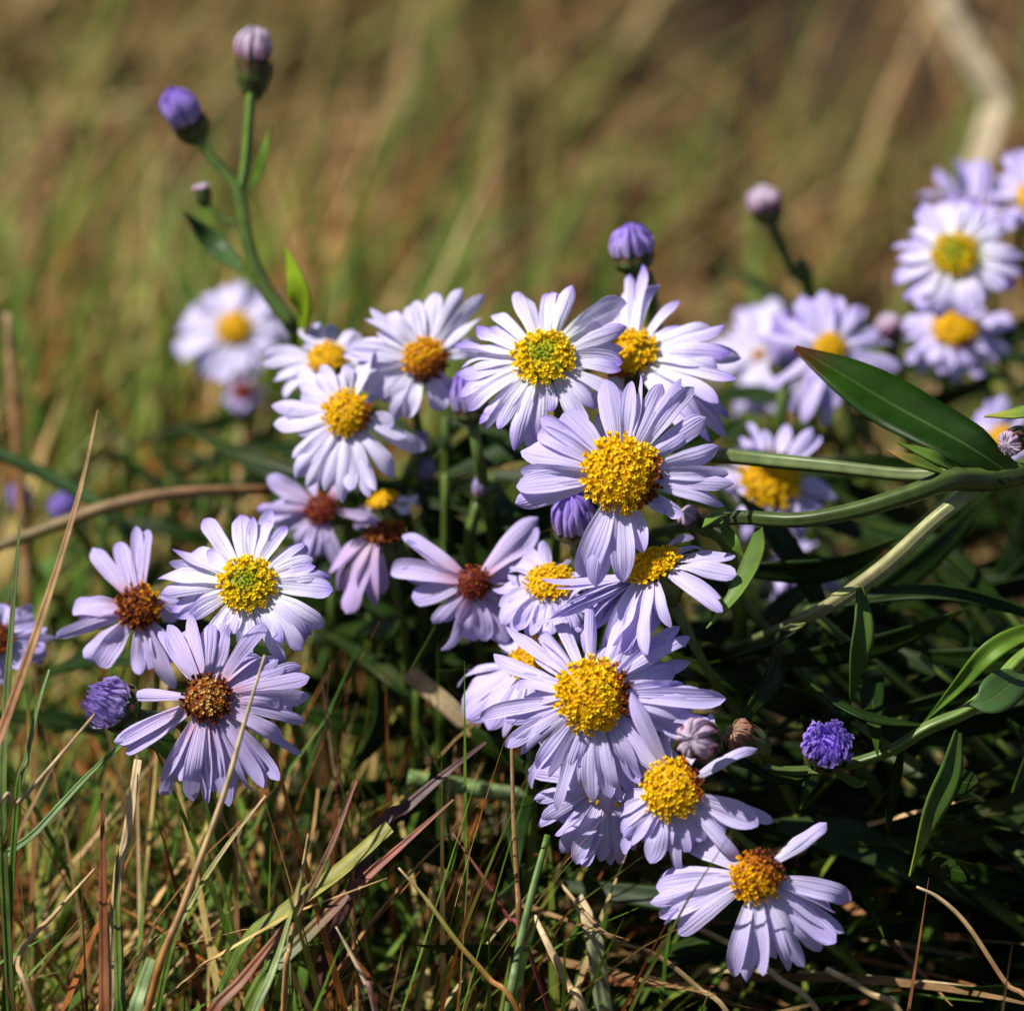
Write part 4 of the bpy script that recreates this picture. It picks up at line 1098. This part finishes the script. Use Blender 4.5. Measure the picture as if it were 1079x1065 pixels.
blade('turf_blade','grass blade',[(18,850,-0.006),(28,800,-0.006),(40,745,-0.006),(52,705,-0.005)],[8,8,5,2],[T_GRN,T_GRN,T_LGN],'slim bright green blade left of the lilac bud')
blade('turf_blade','grass blade',[(4,880,-0.008),(6,760,-0.008),(14,640,-0.006),(22,540,-0.004)],[12,11,8,2],[T_DKG,(0.10,0.15,0.03),(0.09,0.13,0.03)],'upright dull green blade at the left edge')
stalk('grass_stalk','grass stalk',[(-40,590,0.045),(0,575,0.045),(60,553,0.045),(120,532,0.045),(190,519,0.046),(285,516,0.05)],[5,6,7.5,7.5,6.5,6],[(0.20,0.15,0.05),(0.18,0.14,0.05),(0.24,0.16,0.07),(0.30,0.18,0.09),(0.26,0.13,0.05)],'blurred brown stalk arching across the left side',ground_end=False)
stalk('grass_stalk','grass stalk',[(-40,465,0.055),(20,487,0.055),(70,512,0.055),(125,548,0.055),(150,590,0.058)],[7,7.5,7.5,7,6],[T_DKG,(0.05,0.11,0.03),T_DKG],'blurred dark green stalk slanting down at the left edge',ground_end=False)
stalk('straw','straw',[(32,660,0.08),(26,580,0.08),(19,480,0.08),(12,390,0.08),(8,330,0.08)],[5,5.5,5.5,5,4],[T_TAN,(0.32,0.17,0.06),(0.32,0.17,0.06),T_TAN],'blurred upright tan reed near the left edge')
blade('straw','straw',[(1020,215,0.20),(1045,130,0.20),(1050,105,0.20),(1025,60,0.20),(985,-20,0.20)],[26,28,28,28,28],[T_TAN,(0.50,0.40,0.24),(0.56,0.46,0.30),(0.56,0.46,0.30)],'broad pale bent straw leaf in the blur at the upper right',fold=0.3)
stalk('grass_stalk','grass stalk',[(430,818,0.028),(475,826,0.028),(520,834,0.028),(570,840,0.03)],[9,10,10,8],[(0.17,0.27,0.08),(0.19,0.29,0.10),(0.26,0.34,0.18)],'blurred light green stalk lying level behind the dark blade',ground_end=False)
blade('straw','straw',[(500,770,0.03),(470,742,0.03),(430,708,0.03)],[18,20,20],[T_TAN,T_PALE,T_TAN],'blurred wide straw lying below the dark-red-eyed aster',fold=0.2,ground_end=False)
stalk('straw','straw',[(398,1075,-0.008),(385,1035,-0.008),(370,1005,-0.008),(354,976,-0.008)],[3.5,3.2,2.6,1],[(0.45,0.42,0.26),(0.3,0.14,0.14),T_PALE,T_PALE],'short pale straw with a dark joint at the bottom')
stalk('straw','straw',[(620,1080,0.0),(600,1040,0.0),(580,1000,0.0),(563,965,0.002)],[5,5,4.5,3],[T_PALE,T_TAN,T_PALE],'short knotty pale straw at the bottom middle')
stalk('straw','straw',[(780,1090,0.006),(735,1040,0.006),(690,1005,0.006),(640,985,0.006),(590,930,0.010)],[2.5,3,3,2.8,2],[T_OLV,T_TAN,T_BRN,T_TAN],'bent straw lying under the lowest aster')
stalk('straw','straw',[(870,1080,0.014),(820,1030,0.014),(780,1000,0.014),(700,960,0.014)],[3.5,3.5,3.5,3],[T_TAN,T_PALE,T_TAN],'blurred straw lying behind the lowest aster')
stalk('straw','straw',[(960,1085,0.012),(915,1045,0.012),(870,1020,0.012)],[4,4,3.5],[T_PALE,T_TAN,T_PALE],'short thick straw lying right of the lowest aster')
blade('turf_blade','grass blade',[(630,1010,0.010),(622,975,0.010),(608,945,0.012)],[18,20,14],[(0.22,0.3,0.14),(0.3,0.33,0.2),T_TAN],'short wide pale green blade stub under the hanging petals',fold=0.2)
blade('turf_blade','grass blade',[(140,1085,-0.010),(150,1040,-0.010),(160,1010,-0.010)],[16,16,12],[T_LGN,T_LGN,T_LGN],'short wide light green blade end at the bottom left',fold=0.2)
stalk('straw','straw',[(40,1075,-0.006),(20,1010,-0.004),(60,960,-0.004),(100,915,-0.004)],[3,3,3,1.6],[T_BRN,T_TAN,T_TAN],'kinked brown straw low in the bottom left corner')
blade('turf_blade','grass blade',[(262,1090,-0.012),(285,1030,-0.012),(300,985,-0.010),(322,905,-0.008)],[9,9,7,2],[T_GRN,T_LGN,T_OLV],'pale green blade left of the rust-red blade at the bottom')
